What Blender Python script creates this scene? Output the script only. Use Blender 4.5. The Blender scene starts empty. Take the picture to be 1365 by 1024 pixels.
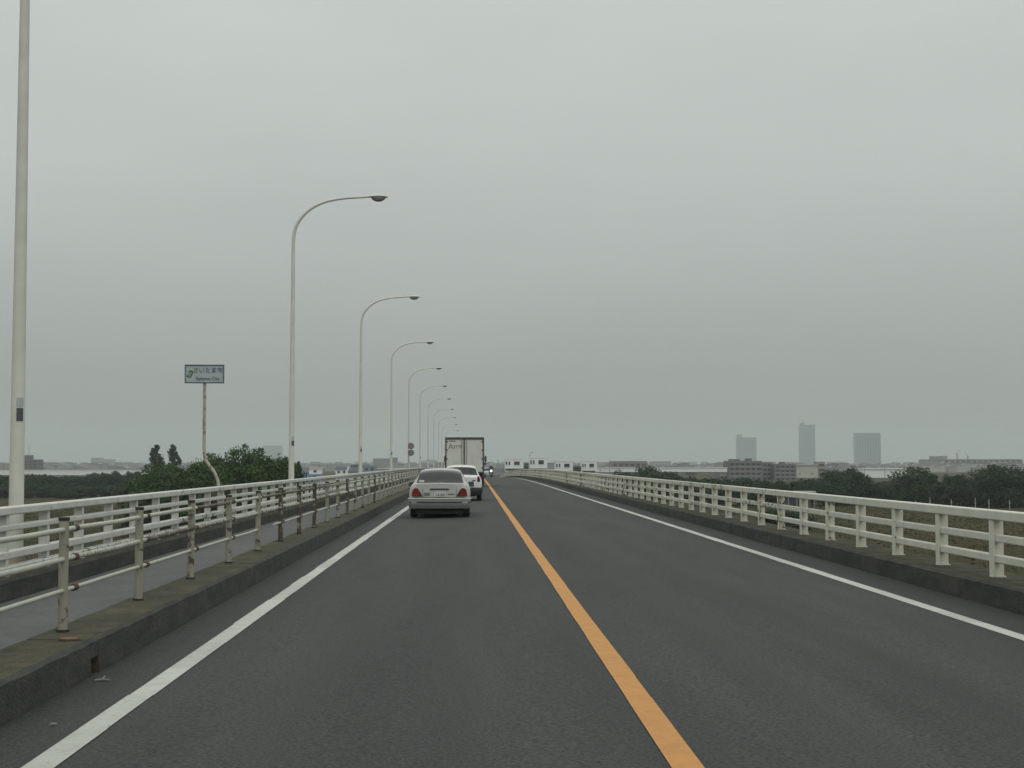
import bpy, bmesh, math, random
import numpy as np
from mathutils import Vector, Matrix

S = bpy.context.scene
COL = S.collection
rnd = random.Random(7)

# ------------------------------------------------------------------ camera
CAM_H = 1.53
cd = bpy.data.cameras.new('camera')
cd.sensor_width = 36.0
cd.lens = 36.0 * 2000 / 1365
cd.clip_start = 0.1
cd.clip_end = 12000
cam = bpy.data.objects.new('camera', cd)
COL.objects.link(cam)
cam.location = (0, 0, CAM_H)
cam.rotation_euler = (math.radians(90 + 2.977), 0, math.radians(-1.504))
S.camera = cam

# ------------------------------------------------------------------ overcast sky
SUN_EL, SUN_ROT = math.radians(45), math.radians(200)
W = bpy.data.worlds.new('World')
S.world = W
W.use_nodes = True
nt = W.node_tree
nt.nodes.clear()
N = nt.nodes.new
out = N('ShaderNodeOutputWorld')
bg = N('ShaderNodeBackground')
bg.inputs['Strength'].default_value = 0.1
sky = N('ShaderNodeTexSky')
sky.sky_type = 'NISHITA'
sky.sun_disc = False
sky.sun_elevation = SUN_EL
sky.sun_rotation = SUN_ROT
tc = N('ShaderNodeTexCoord')
sep = N('ShaderNodeSeparateXYZ')
nt.links.new(tc.outputs['Generated'], sep.inputs[0])
# CIE overcast luminance: (1 + 2 sin(elevation)) times the horizon value
up = N('ShaderNodeMath'); up.operation = 'MAXIMUM'; up.inputs[1].default_value = 0
nt.links.new(sep.outputs['Z'], up.inputs[0])
gr = N('ShaderNodeMath'); gr.operation = 'MULTIPLY_ADD'
gr.inputs[1].default_value = 2.0; gr.inputs[2].default_value = 1.0
nt.links.new(up.outputs[0], gr.inputs[0])
mp = N('ShaderNodeMapping'); mp.inputs['Scale'].default_value = (2.0, 2.0, 6.0)
nt.links.new(tc.outputs['Generated'], mp.inputs[0])
ns = N('ShaderNodeTexNoise')
ns.inputs['Scale'].default_value = 1.9; ns.inputs['Detail'].default_value = 3; ns.inputs['Roughness'].default_value = 0.45
nt.links.new(mp.outputs[0], ns.inputs['Vector'])
cl = N('ShaderNodeMapRange')
cl.inputs['From Min'].default_value = 0.25; cl.inputs['From Max'].default_value = 0.75
cl.inputs['To Min'].default_value = 0.955; cl.inputs['To Max'].default_value = 1.045
nt.links.new(ns.outputs[0], cl.inputs[0])
bank = N('ShaderNodeMapRange'); bank.interpolation_type = 'SMOOTHSTEP'   # murkier low down, as under a hazy overcast
bank.inputs['From Min'].default_value = 0.0; bank.inputs['From Max'].default_value = 0.20
bank.inputs['To Min'].default_value = 0.88; bank.inputs['To Max'].default_value = 1.16
nt.links.new(up.outputs[0], bank.inputs[0])
bm_ = N('ShaderNodeMath'); bm_.operation = 'MULTIPLY'
nt.links.new(gr.outputs[0], bm_.inputs[0]); nt.links.new(bank.outputs[0], bm_.inputs[1])
mu = N('ShaderNodeMath'); mu.operation = 'MULTIPLY'
nt.links.new(bm_.outputs[0], mu.inputs[0]); nt.links.new(cl.outputs[0], mu.inputs[1])
tint = N('ShaderNodeVectorMath'); tint.operation = 'SCALE'
tint.inputs[0].default_value = (3.24, 3.44, 3.27)
nt.links.new(mu.outputs[0], tint.inputs['Scale'])
mx = N('ShaderNodeMix'); mx.data_type = 'RGBA'; mx.inputs['Factor'].default_value = 0.96
nt.links.new(sky.outputs[0], mx.inputs['A']); nt.links.new(tint.outputs[0], mx.inputs['B'])
nt.links.new(mx.outputs['Result'], bg.inputs['Color'])
nt.links.new(bg.outputs[0], out.inputs['Surface'])

sl = bpy.data.lights.new('sun', 'SUN')
sl.energy = 0.75
sl.angle = math.radians(60)
sl.color = (1.0, 0.97, 0.92)
sun = bpy.data.objects.new('sun', sl)
COL.objects.link(sun)
sun.rotation_euler = (math.pi / 2 - SUN_EL, 0, math.radians(20))

S.view_settings.view_transform = 'Standard'
S.view_settings.look = 'None'
S.view_settings.exposure = 0.0
S.view_settings.gamma = 1.0
S.view_settings.use_curve_mapping = False
S.render.engine = 'CYCLES'
S.cycles.use_denoising = True
S.cycles.max_bounces = 6
S.cycles.volume_bounces = 1
S.cycles.transparent_max_bounces = 8


# ------------------------------------------------------------------ materials
def M(name, col, col2=None, rough=0.6, metal=0.0, scale=4.0, lo=0.35, hi=0.65, bump=0.0, bscale=40.0,
      stretch=(1, 1, 1), speck=0.0, sscale=120.0, spec=0.5, detail=5.0):
    m = bpy.data.materials.new(name)
    m.use_nodes = True
    t = m.node_tree
    b = t.nodes['Principled BSDF']
    b.inputs['Roughness'].default_value = rough
    b.inputs['Metallic'].default_value = metal
    b.inputs['Specular IOR Level'].default_value = spec
    c1 = tuple(col) + (1,)
    c2 = tuple(col2) + (1,) if col2 else tuple(min(1, x * 0.8) for x in col) + (1,)
    co = t.nodes.new('ShaderNodeTexCoord')
    ma = t.nodes.new('ShaderNodeMapping'); ma.inputs['Scale'].default_value = stretch
    t.links.new(co.outputs['Object'], ma.inputs[0])
    n = t.nodes.new('ShaderNodeTexNoise'); n.inputs['Scale'].default_value = scale; n.inputs['Detail'].default_value = detail
    n.inputs['Roughness'].default_value = 0.6
    t.links.new(ma.outputs[0], n.inputs['Vector'])
    r = t.nodes.new('ShaderNodeValToRGB')
    r.color_ramp.elements[0].position = lo; r.color_ramp.elements[0].color = c1
    r.color_ramp.elements[1].position = hi; r.color_ramp.elements[1].color = c2
    t.links.new(n.outputs[0], r.inputs[0])
    src = r.outputs[0]
    if speck:
        n2 = t.nodes.new('ShaderNodeTexNoise'); n2.inputs['Scale'].default_value = sscale; n2.inputs['Detail'].default_value = 2
        t.links.new(co.outputs['Object'], n2.inputs['Vector'])
        mr = t.nodes.new('ShaderNodeMapRange')
        mr.inputs['From Min'].default_value = 0.3; mr.inputs['From Max'].default_value = 0.7
        mr.inputs['To Min'].default_value = 1 - speck; mr.inputs['To Max'].default_value = 1 + speck
        t.links.new(n2.outputs[0], mr.inputs[0])
        sc = t.nodes.new('ShaderNodeVectorMath'); sc.operation = 'SCALE'
        t.links.new(src, sc.inputs[0]); t.links.new(mr.outputs[0], sc.inputs['Scale'])
        src = sc.outputs[0]
    t.links.new(src, b.inputs['Base Color'])
    if bump:
        n3 = t.nodes.new('ShaderNodeTexNoise'); n3.inputs['Scale'].default_value = bscale; n3.inputs['Detail'].default_value = 4
        t.links.new(co.outputs['Object'], n3.inputs['Vector'])
        bp = t.nodes.new('ShaderNodeBump'); bp.inputs['Strength'].default_value = bump; bp.inputs['Distance'].default_value = 0.02
        t.links.new(n3.outputs[0], bp.inputs['Height']); t.links.new(bp.outputs[0], b.inputs['Normal'])
    return m


def M_rust(name, paint, rust, dark, scale=9.0, base=0.0):
    """Old paint over rust; how far the rust has eaten through is the object's colour (red channel)."""
    m = M(name, paint, tuple(x * 0.86 for x in paint), rough=0.6, scale=3)
    t = m.node_tree
    b = t.nodes['Principled BSDF']
    src = b.inputs['Base Color'].links[0].from_socket
    oi = t.nodes.new('ShaderNodeObjectInfo')
    sp = t.nodes.new('ShaderNodeSeparateColor'); t.links.new(oi.outputs['Color'], sp.inputs[0])
    co = t.nodes.new('ShaderNodeTexCoord')
    ad = t.nodes.new('ShaderNodeVectorMath'); ad.operation = 'ADD'
    t.links.new(co.outputs['Object'], ad.inputs[0]); t.links.new(oi.outputs['Random'], ad.inputs[1])
    sc5 = t.nodes.new('ShaderNodeVectorMath'); sc5.operation = 'MULTIPLY_ADD'
    sc5.inputs[1].default_value = (1, 1, 1)
    n = t.nodes.new('ShaderNodeTexNoise'); n.inputs['Scale'].default_value = scale; n.inputs['Detail'].default_value = 6; n.inputs['Roughness'].default_value = 0.7
    n.noise_dimensions = '4D'
    mw = t.nodes.new('ShaderNodeMath'); mw.operation = 'MULTIPLY'; mw.inputs[1].default_value = 50
    t.links.new(oi.outputs['Random'], mw.inputs[0]); t.links.new(mw.outputs[0], n.inputs['W'])
    t.links.new(co.outputs['Object'], n.inputs['Vector'])
    a = t.nodes.new('ShaderNodeMath'); a.operation = 'MULTIPLY_ADD'; a.inputs[1].default_value = 0.5; a.inputs[2].default_value = -0.25 + base
    t.links.new(sp.outputs[0], a.inputs[0])
    s = t.nodes.new('ShaderNodeMath'); s.operation = 'ADD'
    t.links.new(n.outputs[0], s.inputs[0]); t.links.new(a.outputs[0], s.inputs[1])
    r = t.nodes.new('ShaderNodeMapRange'); r.inputs['From Min'].default_value = 0.5; r.inputs['From Max'].default_value = 0.56
    t.links.new(s.outputs[0], r.inputs[0])
    n2 = t.nodes.new('ShaderNodeTexNoise'); n2.inputs['Scale'].default_value = scale * 3
    t.links.new(co.outputs['Object'], n2.inputs['Vector'])
    rc = t.nodes.new('ShaderNodeMix'); rc.data_type = 'RGBA'
    rc.inputs['A'].default_value = tuple(rust) + (1,); rc.inputs['B'].default_value = tuple(dark) + (1,)
    t.links.new(n2.outputs[0], rc.inputs['Factor'])
    x = t.nodes.new('ShaderNodeMix'); x.data_type = 'RGBA'
    t.links.new(r.outputs[0], x.inputs['Factor']); t.links.new(src, x.inputs['A']); t.links.new(rc.outputs['Result'], x.inputs['B'])
    t.links.new(x.outputs['Result'], b.inputs['Base Color'])
    return m


def M_leaf(name, dark, light):
    m = bpy.data.materials.new(name)
    m.use_nodes = True
    t = m.node_tree
    b = t.nodes['Principled BSDF']
    b.inputs['Roughness'].default_value = 0.65
    b.inputs['Specular IOR Level'].default_value = 0.15
    at = t.nodes.new('ShaderNodeAttribute'); at.attribute_name = 'tone'
    oi = t.nodes.new('ShaderNodeObjectInfo')
    x = t.nodes.new('ShaderNodeMix'); x.data_type = 'RGBA'
    x.inputs['A'].default_value = tuple(dark) + (1,); x.inputs['B'].default_value = tuple(light) + (1,)
    t.links.new(at.outputs['Fac'], x.inputs['Factor'])
    mr = t.nodes.new('ShaderNodeMapRange'); mr.inputs['To Min'].default_value = 0.75; mr.inputs['To Max'].default_value = 1.25
    t.links.new(oi.outputs['Random'], mr.inputs[0])
    sc = t.nodes.new('ShaderNodeVectorMath'); sc.operation = 'SCALE'
    t.links.new(x.outputs['Result'], sc.inputs[0]); t.links.new(mr.outputs[0], sc.inputs['Scale'])
    t.links.new(sc.outputs[0], b.inputs['Base Color'])
    return m


def M_glow(name, col, strength):
    m = bpy.data.materials.new(name); m.use_nodes = True
    b = m.node_tree.nodes['Principled BSDF']
    b.inputs['Base Color'].default_value = tuple(col) + (1,)
    b.inputs['Emission Color'].default_value = tuple(col) + (1,)
    b.inputs['Emission Strength'].default_value = strength
    return m


def M_tone(name, dark, light, rough=0.75, bump=0.0):
    """Painted line: the roller passes differ a little (per-stretch tone), worn by noise."""
    m = M(name, light, tuple(x * 0.82 for x in light), rough=rough, scale=7, lo=0.45, hi=0.75, speck=0.10, sscale=90)
    t = m.node_tree; b = t.nodes['Principled BSDF']
    src = b.inputs['Base Color'].links[0].from_socket
    at = t.nodes.new('ShaderNodeAttribute'); at.attribute_name = 'tone'
    mr = t.nodes.new('ShaderNodeMapRange'); mr.inputs['To Min'].default_value = dark; mr.inputs['To Max'].default_value = 1.0
    t.links.new(at.outputs['Fac'], mr.inputs[0])
    sc = t.nodes.new('ShaderNodeVectorMath'); sc.operation = 'SCALE'
    t.links.new(src, sc.inputs[0]); t.links.new(mr.outputs[0], sc.inputs['Scale'])
    # small chipped spots that show the asphalt
    co = t.nodes.new('ShaderNodeTexCoord')
    n = t.nodes.new('ShaderNodeTexNoise'); n.inputs['Scale'].default_value = 22; n.inputs['Detail'].default_value = 6; n.inputs['Roughness'].default_value = 0.75
    t.links.new(co.outputs['Object'], n.inputs['Vector'])
    r = t.nodes.new('ShaderNodeMapRange'); r.inputs['From Min'].default_value = 0.63; r.inputs['From Max'].default_value = 0.67
    t.links.new(n.outputs[0], r.inputs[0])
    x = t.nodes.new('ShaderNodeMix'); x.data_type = 'RGBA'; x.inputs['B'].default_value = (0.07, 0.07, 0.068, 1)
    t.links.new(r.outputs[0], x.inputs['Factor']); t.links.new(sc.outputs[0], x.inputs['A'])
    t.links.new(x.outputs['Result'], b.inputs['Base Color'])
    return m


m_asphalt = M('asphalt', (0.0325, 0.0350, 0.0335), (0.043, 0.0455, 0.0437), spec=0.35, rough=0.8, scale=1.1, stretch=(1.3, 0.12, 1), speck=0.6, sscale=45, bump=0.6, bscale=90)
def wheel_tracks(m):
    t = m.node_tree; b = t.nodes['Principled BSDF']
    src = b.inputs['Base Color'].links[0].from_socket
    co = t.nodes.new('ShaderNodeTexCoord')
    sp = t.nodes.new('ShaderNodeSeparateXYZ'); t.links.new(co.outputs['Object'], sp.inputs[0])
    wob = t.nodes.new('ShaderNodeTexNoise'); wob.inputs['Scale'].default_value = 0.12
    t.links.new(co.outputs['Object'], wob.inputs['Vector'])
    ax = t.nodes.new('ShaderNodeMath'); ax.operation = 'MULTIPLY_ADD'; ax.inputs[1].default_value = 0.6
    t.links.new(wob.outputs[0], ax.inputs[0]); t.links.new(sp.outputs['X'], ax.inputs[2])
    ramp = t.nodes.new('ShaderNodeFloatCurve')
    cv = ramp.mapping.curves[0]
    mr = t.nodes.new('ShaderNodeMapRange'); mr.inputs['From Min'].default_value = -3.0; mr.inputs['From Max'].default_value = 6.0
    t.links.new(ax.outputs[0], mr.inputs[0]); t.links.new(mr.outputs[0], ramp.inputs['Value'])
    pts = [(-3.0, .30), (-2.2, .40), (-1.35, .66), (-0.5, .40), (0.3, .64), (1.2, .42), (2.2, .62), (3.1, .40), (4.0, .64), (4.9, .40), (6.0, .30)]
    cv.points[0].location = (0, pts[0][1]); cv.points[1].location = (1, pts[-1][1])
    for x, v in pts[1:-1]: cv.points.new((x + 3.3) / 9.0, v)
    ramp.mapping.update()
    n = t.nodes.new('ShaderNodeTexNoise'); n.inputs['Scale'].default_value = 0.5; n.inputs['Detail'].default_value = 4
    mp_ = t.nodes.new('ShaderNodeMapping'); mp_.inputs['Scale'].default_value = (1, 0.15, 1)
    t.links.new(co.outputs['Object'], mp_.inputs[0]); t.links.new(mp_.outputs[0], n.inputs['Vector'])
    a = t.nodes.new('ShaderNodeMath'); a.operation = 'ADD'
    t.links.new(ramp.outputs[0], a.inputs[0]); t.links.new(n.outputs[0], a.inputs[1])
    k = t.nodes.new('ShaderNodeMapRange'); k.inputs['From Min'].default_value = 0.6; k.inputs['From Max'].default_value = 1.4
    k.inputs['To Min'].default_value = 0.84; k.inputs['To Max'].default_value = 1.16
    t.links.new(a.outputs[0], k.inputs[0])
    sc = t.nodes.new('ShaderNodeVectorMath'); sc.operation = 'SCALE'
    t.links.new(src, sc.inputs[0]); t.links.new(k.outputs[0], sc.inputs['Scale'])
    # scattered oil drips
    v = t.nodes.new('ShaderNodeTexNoise'); v.inputs['Scale'].default_value = 3.2; v.inputs['Detail'].default_value = 2
    t.links.new(co.outputs['Object'], v.inputs['Vector'])
    d = t.nodes.new('ShaderNodeMapRange'); d.inputs['From Min'].default_value = 0.70; d.inputs['From Max'].default_value = 0.76
    d.inputs['To Min'].default_value = 1.0; d.inputs['To Max'].default_value = 0.72
    t.links.new(v.outputs[0], d.inputs[0])
    s2 = t.nodes.new('ShaderNodeVectorMath'); s2.operation = 'SCALE'
    t.links.new(sc.outputs[0], s2.inputs[0]); t.links.new(d.outputs[0], s2.inputs['Scale'])
    t.links.new(s2.outputs[0], b.inputs['Base Color'])


wheel_tracks(m_asphalt)
m_walk = M('sidewalk_asphalt', (0.085, 0.085, 0.083), (0.105, 0.105, 0.103), rough=0.85, scale=1.5, speck=0.35, sscale=80, bump=0.4, bscale=110)
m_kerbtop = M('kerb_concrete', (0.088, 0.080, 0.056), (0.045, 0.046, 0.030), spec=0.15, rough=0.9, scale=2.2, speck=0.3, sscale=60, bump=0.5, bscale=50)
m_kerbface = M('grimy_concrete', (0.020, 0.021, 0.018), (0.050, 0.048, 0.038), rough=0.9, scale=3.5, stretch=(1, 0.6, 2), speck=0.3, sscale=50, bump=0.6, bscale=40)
m_concrete = M('deck_concrete', (0.25, 0.25, 0.24), (0.18, 0.18, 0.17), rough=0.9, scale=1.0, bump=0.3)
m_white = M_tone('white_line_paint', 0.82, (0.47, 0.48, 0.44))
m_orange = M_tone('orange_line_paint', 0.94, (0.50, 0.235, 0.06))
m_cream = M_rust('cream_paint', (0.62, 0.61, 0.52), (0.17, 0.10, 0.05), (0.06, 0.04, 0.03), scale=7, base=-0.03)
m_pale = M_rust('pale_grey_paint', (0.57, 0.57, 0.53), (0.16, 0.12, 0.08), (0.08, 0.07, 0.06), scale=7, base=-0.03)
m_pipe = M_rust('rusting_cream_paint', (0.44, 0.44, 0.37), (0.085, 0.055, 0.035), (0.035, 0.028, 0.022), scale=19, base=-0.01)
m_fpost = M_rust('stained_post_paint', (0.27, 0.265, 0.205), (0.09, 0.065, 0.04), (0.04, 0.032, 0.025), scale=8, base=0.0)
m_rust = M('rust', (0.05, 0.036, 0.026), (0.10, 0.06, 0.035), rough=0.95, scale=30)
m_rustd = M('dark_rust', (0.022, 0.02, 0.017), (0.05, 0.038, 0.028), rough=0.95, scale=30)
m_pole = M_rust('lamp_pole_paint', (0.60, 0.60, 0.53), (0.30, 0.26, 0.19), (0.2, 0.17, 0.12), scale=5, base=-0.06)
m_lens = M('lamp_lens', (0.20, 0.21, 0.21), (0.26, 0.27, 0.27), rough=0.25)
m_sticker = M('dark_plate', (0.07, 0.075, 0.09), rough=0.5)
m_ground = M('river_field', (0.058, 0.043, 0.022), (0.032, 0.039, 0.015), spec=0.05, rough=0.95, scale=0.05, lo=0.4, hi=0.62, speck=0.12, sscale=0.7, detail=8)
m_grass = M('grass_blades', (0.070, 0.053, 0.028), (0.040, 0.050, 0.020), spec=0.05, rough=0.9, scale=0.06)
m_glass = M('car_glass', (0.02, 0.02, 0.022), (0.03, 0.03, 0.032), rough=0.1, spec=0.35)
m_tyre = M('rubber', (0.02, 0.02, 0.021), (0.03, 0.03, 0.03), rough=0.85, scale=12)
m_under = M('underbody', (0.015, 0.015, 0.016), (0.03, 0.027, 0.025), rough=0.85, scale=8)
m_rim = M('wheel_alloy', (0.45, 0.46, 0.47), rough=0.35, metal=0.8)
m_silver = M('silver_car_paint', (0.405, 0.415, 0.39), (0.37, 0.38, 0.36), rough=0.32, scale=2)
m_clad = M('grey_bumper_paint', (0.15, 0.152, 0.152), (0.12, 0.122, 0.12), rough=0.4, scale=3)
m_bface = M('shaded_bumper_grey', (0.25, 0.255, 0.25), (0.22, 0.225, 0.22), rough=0.4, scale=3)  # mid grey cladding with the shadow under the lip painted in
m_mirror = M('dark_mirror_glass', (0.07, 0.07, 0.085), rough=0.2)
m_wpaint = M('white_car_paint', (0.66, 0.67, 0.65), (0.60, 0.61, 0.59), rough=0.28, scale=2)
m_bumpd = M('charcoal_plastic', (0.02, 0.021, 0.023), rough=0.6)
m_bluepaint = M('pale_blue_car_paint', (0.40, 0.48, 0.52), rough=0.3)
m_navy = M('navy_car_paint', (0.02, 0.03, 0.07), rough=0.3)
m_darkpaint = M('dark_car_paint', (0.02, 0.022, 0.022), rough=0.3)
m_red = M('red_lens', (0.155, 0.012, 0.020), (0.12, 0.01, 0.015), rough=0.22)
m_redo = M('orange_red_lens', (0.19, 0.022, 0.013), rough=0.22)
m_amber = M('amber_lens', (0.45, 0.18, 0.03), rough=0.25)
m_plate = M('licence_plate_white', (0.50, 0.51, 0.49), rough=0.45)
m_ink = M('plate_green_ink', (0.03, 0.06, 0.045), rough=0.6)
m_chrome = M('chrome', (0.55, 0.56, 0.56), rough=0.15, metal=1.0)
m_box = M('truck_panel', (0.57, 0.57, 0.515), (0.50, 0.50, 0.45), rough=0.55, scale=1.4)
m_frame = M('truck_frame', (0.05, 0.052, 0.052), rough=0.6)
m_olive = M('olive_lettering', (0.17, 0.16, 0.06), rough=0.6)
m_green = M('green_lettering', (0.03, 0.07, 0.05), rough=0.6)
m_cab = M('truck_cab_paint', (0.42, 0.44, 0.46), rough=0.35)
m_signface = M('sign_face', (0.38, 0.435, 0.43), (0.34, 0.39, 0.385), rough=0.4, scale=2)
m_signframe = M('sign_frame', (0.11, 0.14, 0.16), rough=0.5)
m_signblue = M('sign_lettering_blue', (0.05, 0.06, 0.13), rough=0.5)
m_signgreen = M('sign_emblem_green', (0.035, 0.13, 0.05), rough=0.5)
m_signpost = M_rust('sign_post_paint', (0.40, 0.39, 0.33), (0.20, 0.13, 0.08), (0.22, 0.16, 0.11), scale=9, base=0.0)
m_disc = M('grey_sign_disc', (0.15, 0.14, 0.135), (0.19, 0.17, 0.165), rough=0.6, scale=6)  # dull grey discs; the ring is only slightly redder
m_discred = M('greyish_red_ring', (0.14, 0.10, 0.095), rough=0.6)
m_scrap = M('orange_plastic', (0.16, 0.07, 0.045), rough=0.6, scale=30)
m_litter = M('pale_litter', (0.22, 0.22, 0.205), rough=0.8, scale=30)
m_bark = M('bark', (0.06, 0.05, 0.04), (0.035, 0.03, 0.025), rough=0.95, scale=3)
m_leaf_far = M_leaf('leaves_far', (0.010, 0.024, 0.010), (0.034, 0.062, 0.022))
m_leaf_mid = M_leaf('leaves_willow', (0.018, 0.042, 0.010), (0.066, 0.108, 0.026))
m_leaf_pop = M_leaf('leaves_poplar', (0.015, 0.033, 0.014), (0.042, 0.066, 0.028))
m_white_b = M('white_cladding', (0.72, 0.73, 0.72), (0.66, 0.67, 0.66), rough=0.6, scale=0.3)
m_grey_b = M('grey_concrete_wall', (0.25, 0.25, 0.25), (0.20, 0.20, 0.205), rough=0.8, scale=0.2)
m_dgrey_b = M('dark_grey_wall', (0.09, 0.095, 0.105), (0.115, 0.12, 0.13), rough=0.8, scale=0.2)
m_tower = M('tower_cladding', (0.13, 0.155, 0.175), (0.16, 0.185, 0.205), rough=0.6, scale=0.1)
m_towerd = M('tower_dark_glass', (0.025, 0.035, 0.04), rough=0.3)
m_terrace = M('terrace_concrete', (0.17, 0.17, 0.17), (0.13, 0.13, 0.13), rough=0.85, scale=0.2)
m_pink = M('pinkish_wall', (0.25, 0.205, 0.195), (0.21, 0.175, 0.17), rough=0.8, scale=0.2)
m_beige = M('beige_wall', (0.42, 0.41, 0.36), (0.36, 0.35, 0.31), rough=0.8, scale=0.2)
m_win = M('dark_window', (0.035, 0.045, 0.05), rough=0.2)
m_blue_b = M('blue_wall', (0.13, 0.23, 0.36), (0.11, 0.20, 0.31), rough=0.7, scale=0.4)
m_roofb = M('bluish_roof', (0.16, 0.22, 0.27), rough=0.7)
m_redwhite = M('crane_red', (0.26, 0.13, 0.11), rough=0.6)
m_helmet = M('helmet_white', (0.6, 0.6, 0.6), rough=0.3)
m_jacket = M('rider_jacket', (0.035, 0.04, 0.045), rough=0.85)
m_skin = M('skin', (0.42, 0.27, 0.20), rough=0.6)
m_beam = M_glow('lit_headlight', (1.0, 0.98, 0.92), 6.0)
m_stake = M('stake_paint', (0.45, 0.45, 0.40), rough=0.8)


# ------------------------------------------------------------------ mesh helpers
class MB:
    def __init__(s):
        s.v = []; s.f = []

    def box(s, x0, x1, y0, y1, z0, z1):
        b = len(s.v)
        s.v += [(x, y, z) for z in (z0, z1) for y in (y0, y1) for x in (x0, x1)]
        for q in ((0, 2, 3, 1), (4, 5, 7, 6), (0, 1, 5, 4), (2, 6, 7, 3), (0, 4, 6, 2), (1, 3, 7, 5)):
            s.f.append(tuple(b + i for i in q))
        return s

    def tube(s, pts, rad, n=10, cap=True):
        pts = [Vector(p) for p in pts]
        if not hasattr(rad, '__len__'):
            rad = [rad] * len(pts)
        b = len(s.v)
        ref = None
        for i, p in enumerate(pts):
            d = (pts[min(i + 1, len(pts) - 1)] - pts[max(i - 1, 0)]).normalized()
            if ref is None:
                a = Vector((1, 0, 0)) if abs(d.x) < 0.8 else Vector((0, 1, 0))
                ref = (a - d * a.dot(d)).normalized()
            else:
                ref = (ref - d * ref.dot(d)).normalized()
            w = d.cross(ref)
            for k in range(n):
                t = 2 * math.pi * k / n
                s.v.append(tuple(p + (ref * math.cos(t) + w * math.sin(t)) * rad[i]))
        for i in range(len(pts) - 1):
            for k in range(n):
                s.f.append((b + i * n + k, b + i * n + (k + 1) % n, b + (i + 1) * n + (k + 1) % n, b + (i + 1) * n + k))
        if cap:
            s.f.append(tuple(b + k for k in reversed(range(n))))
            s.f.append(tuple(b + (len(pts) - 1) * n + k for k in range(n)))
        return s

    def prism(s, poly, y0, y1, axis='y'):
        """poly = (a, b) pairs; extruded along the axis."""
        b = len(s.v); n = len(poly)
        for t in (y0, y1):
            for (p, q) in poly:
                s.v.append({'y': (p, t, q), 'x': (t, p, q), 'z': (p, q, t)}[axis])
        s.f.append(tuple(b + i for i in range(n)))
        s.f.append(tuple(b + n + i for i in reversed(range(n))))
        for i in range(n):
            j = (i + 1) % n
            s.f.append((b + i, b + n + i, b + n + j, b + j))
        return s

    def lathe(s, prof, c=(0, 0, 0), axis='x', n=20):
        """prof = (radius, along) pairs spun round an axis."""
        b = len(s.v); L = len(prof)
        for k in range(n):
            t = 2 * math.pi * k / n
            for (r, h) in prof:
                u, w = r * math.cos(t), r * math.sin(t)
                p = {'x': (h, u, w), 'y': (u, h, w), 'z': (u, w, h)}[axis]
                s.v.append((p[0] + c[0], p[1] + c[1], p[2] + c[2]))
        for k in range(n):
            k2 = (k + 1) % n
            for i in range(L - 1):
                s.f.append((b + k * L + i, b + k * L + i + 1, b + k2 * L + i + 1, b + k2 * L + i))
        return s

    def quad(s, *p):
        b = len(s.v); s.v += [tuple(q) for q in p]; s.f.append(tuple(range(b, b + len(p)))); return s

    def mesh(s, name, m, smooth=None):
        me = bpy.data.meshes.new(name)
        me.from_pydata(s.v, [], s.f)
        bm = bmesh.new(); bm.from_mesh(me); bmesh.ops.recalc_face_normals(bm, faces=bm.faces); bm.to_mesh(me); bm.free()
        me.materials.append(m)
        if smooth:
            me.polygons.foreach_set('use_smooth', [True] * len(me.polygons))
            me.set_sharp_from_angle(angle=math.radians(smooth))
        me.update()
        return me

    def build(s, name, m, parent=None, smooth=None, bevel=0, loc=None, kind=None):
        return place(name, s.mesh(name, m, smooth), parent, bevel, loc, kind)


def place(name, me, parent=None, bevel=0, loc=None, kind=None):
    o = bpy.data.objects.new(name, me)
    COL.objects.link(o)
    if parent: o.parent = parent
    if loc: o.location = loc
    if bevel:
        md = o.modifiers.new('edge', 'BEVEL'); md.width = bevel; md.segments = 2; md.limit_method = 'ANGLE'
    if kind: o['kind'] = kind
    return o


def thing(name, label, cat, loc=(0, 0, 0), rz=0.0, group=None):
    o = bpy.data.objects.new(name, None)
    COL.objects.link(o)
    o.empty_display_size = 0.2
    o.location = loc; o.rotation_euler = (0, 0, rz)
    o['label'] = label; o['category'] = cat
    if group: o['group'] = group
    return o


def tag(o, label, cat, group=None):
    o['label'] = label; o['category'] = cat
    if group: o['group'] = group
    return o


def text_mesh(name, body, size, m, depth=0.004):
    cu = bpy.data.curves.new(name, 'FONT')
    cu.body = body; cu.size = size; cu.align_x = 'CENTER'; cu.align_y = 'CENTER'; cu.extrude = depth; cu.resolution_u = 4
    o = bpy.data.objects.new(name, cu); COL.objects.link(o)
    dg = bpy.context.evaluated_depsgraph_get(); dg.update()
    me = bpy.data.meshes.new_from_object(o.evaluated_get(dg))
    me.transform(Matrix.Rotation(math.pi / 2, 4, 'X'))
    bpy.data.objects.remove(o)
    me.materials.clear(); me.materials.append(m)
    return me


def rounded(pts, n=6):
    """Catmull-Rom through the points."""
    out = []
    P = [Vector(p) for p in pts]
    for i in range(len(P) - 1):
        p0, p1, p2, p3 = P[max(i - 1, 0)], P[i], P[i + 1], P[min(i + 2, len(P) - 1)]
        for k in range(n):
            t = k / n
            out.append(0.5 * ((2 * p1) + (p2 - p0) * t + (2 * p0 - 5 * p1 + 4 * p2 - p3) * t * t + (3 * p1 - p0 - 3 * p2 + p3) * t ** 3))
    out.append(P[-1])
    return out


# ------------------------------------------------------------------ the bridge deck
K = 4.5e-5
Y_CREST, Y_LIN = 100.0, 330.0


def drop(y):
    if y <= Y_CREST: return 0.0
    if y <= Y_LIN: return K * (y - Y_CREST) ** 2
    return K * (Y_LIN - Y_CREST) ** 2 + 2 * K * (Y_LIN - Y_CREST) * (y - Y_LIN)


def zroad(x, y):
    return -0.02 * abs(x - 1.05) - drop(y)


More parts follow.
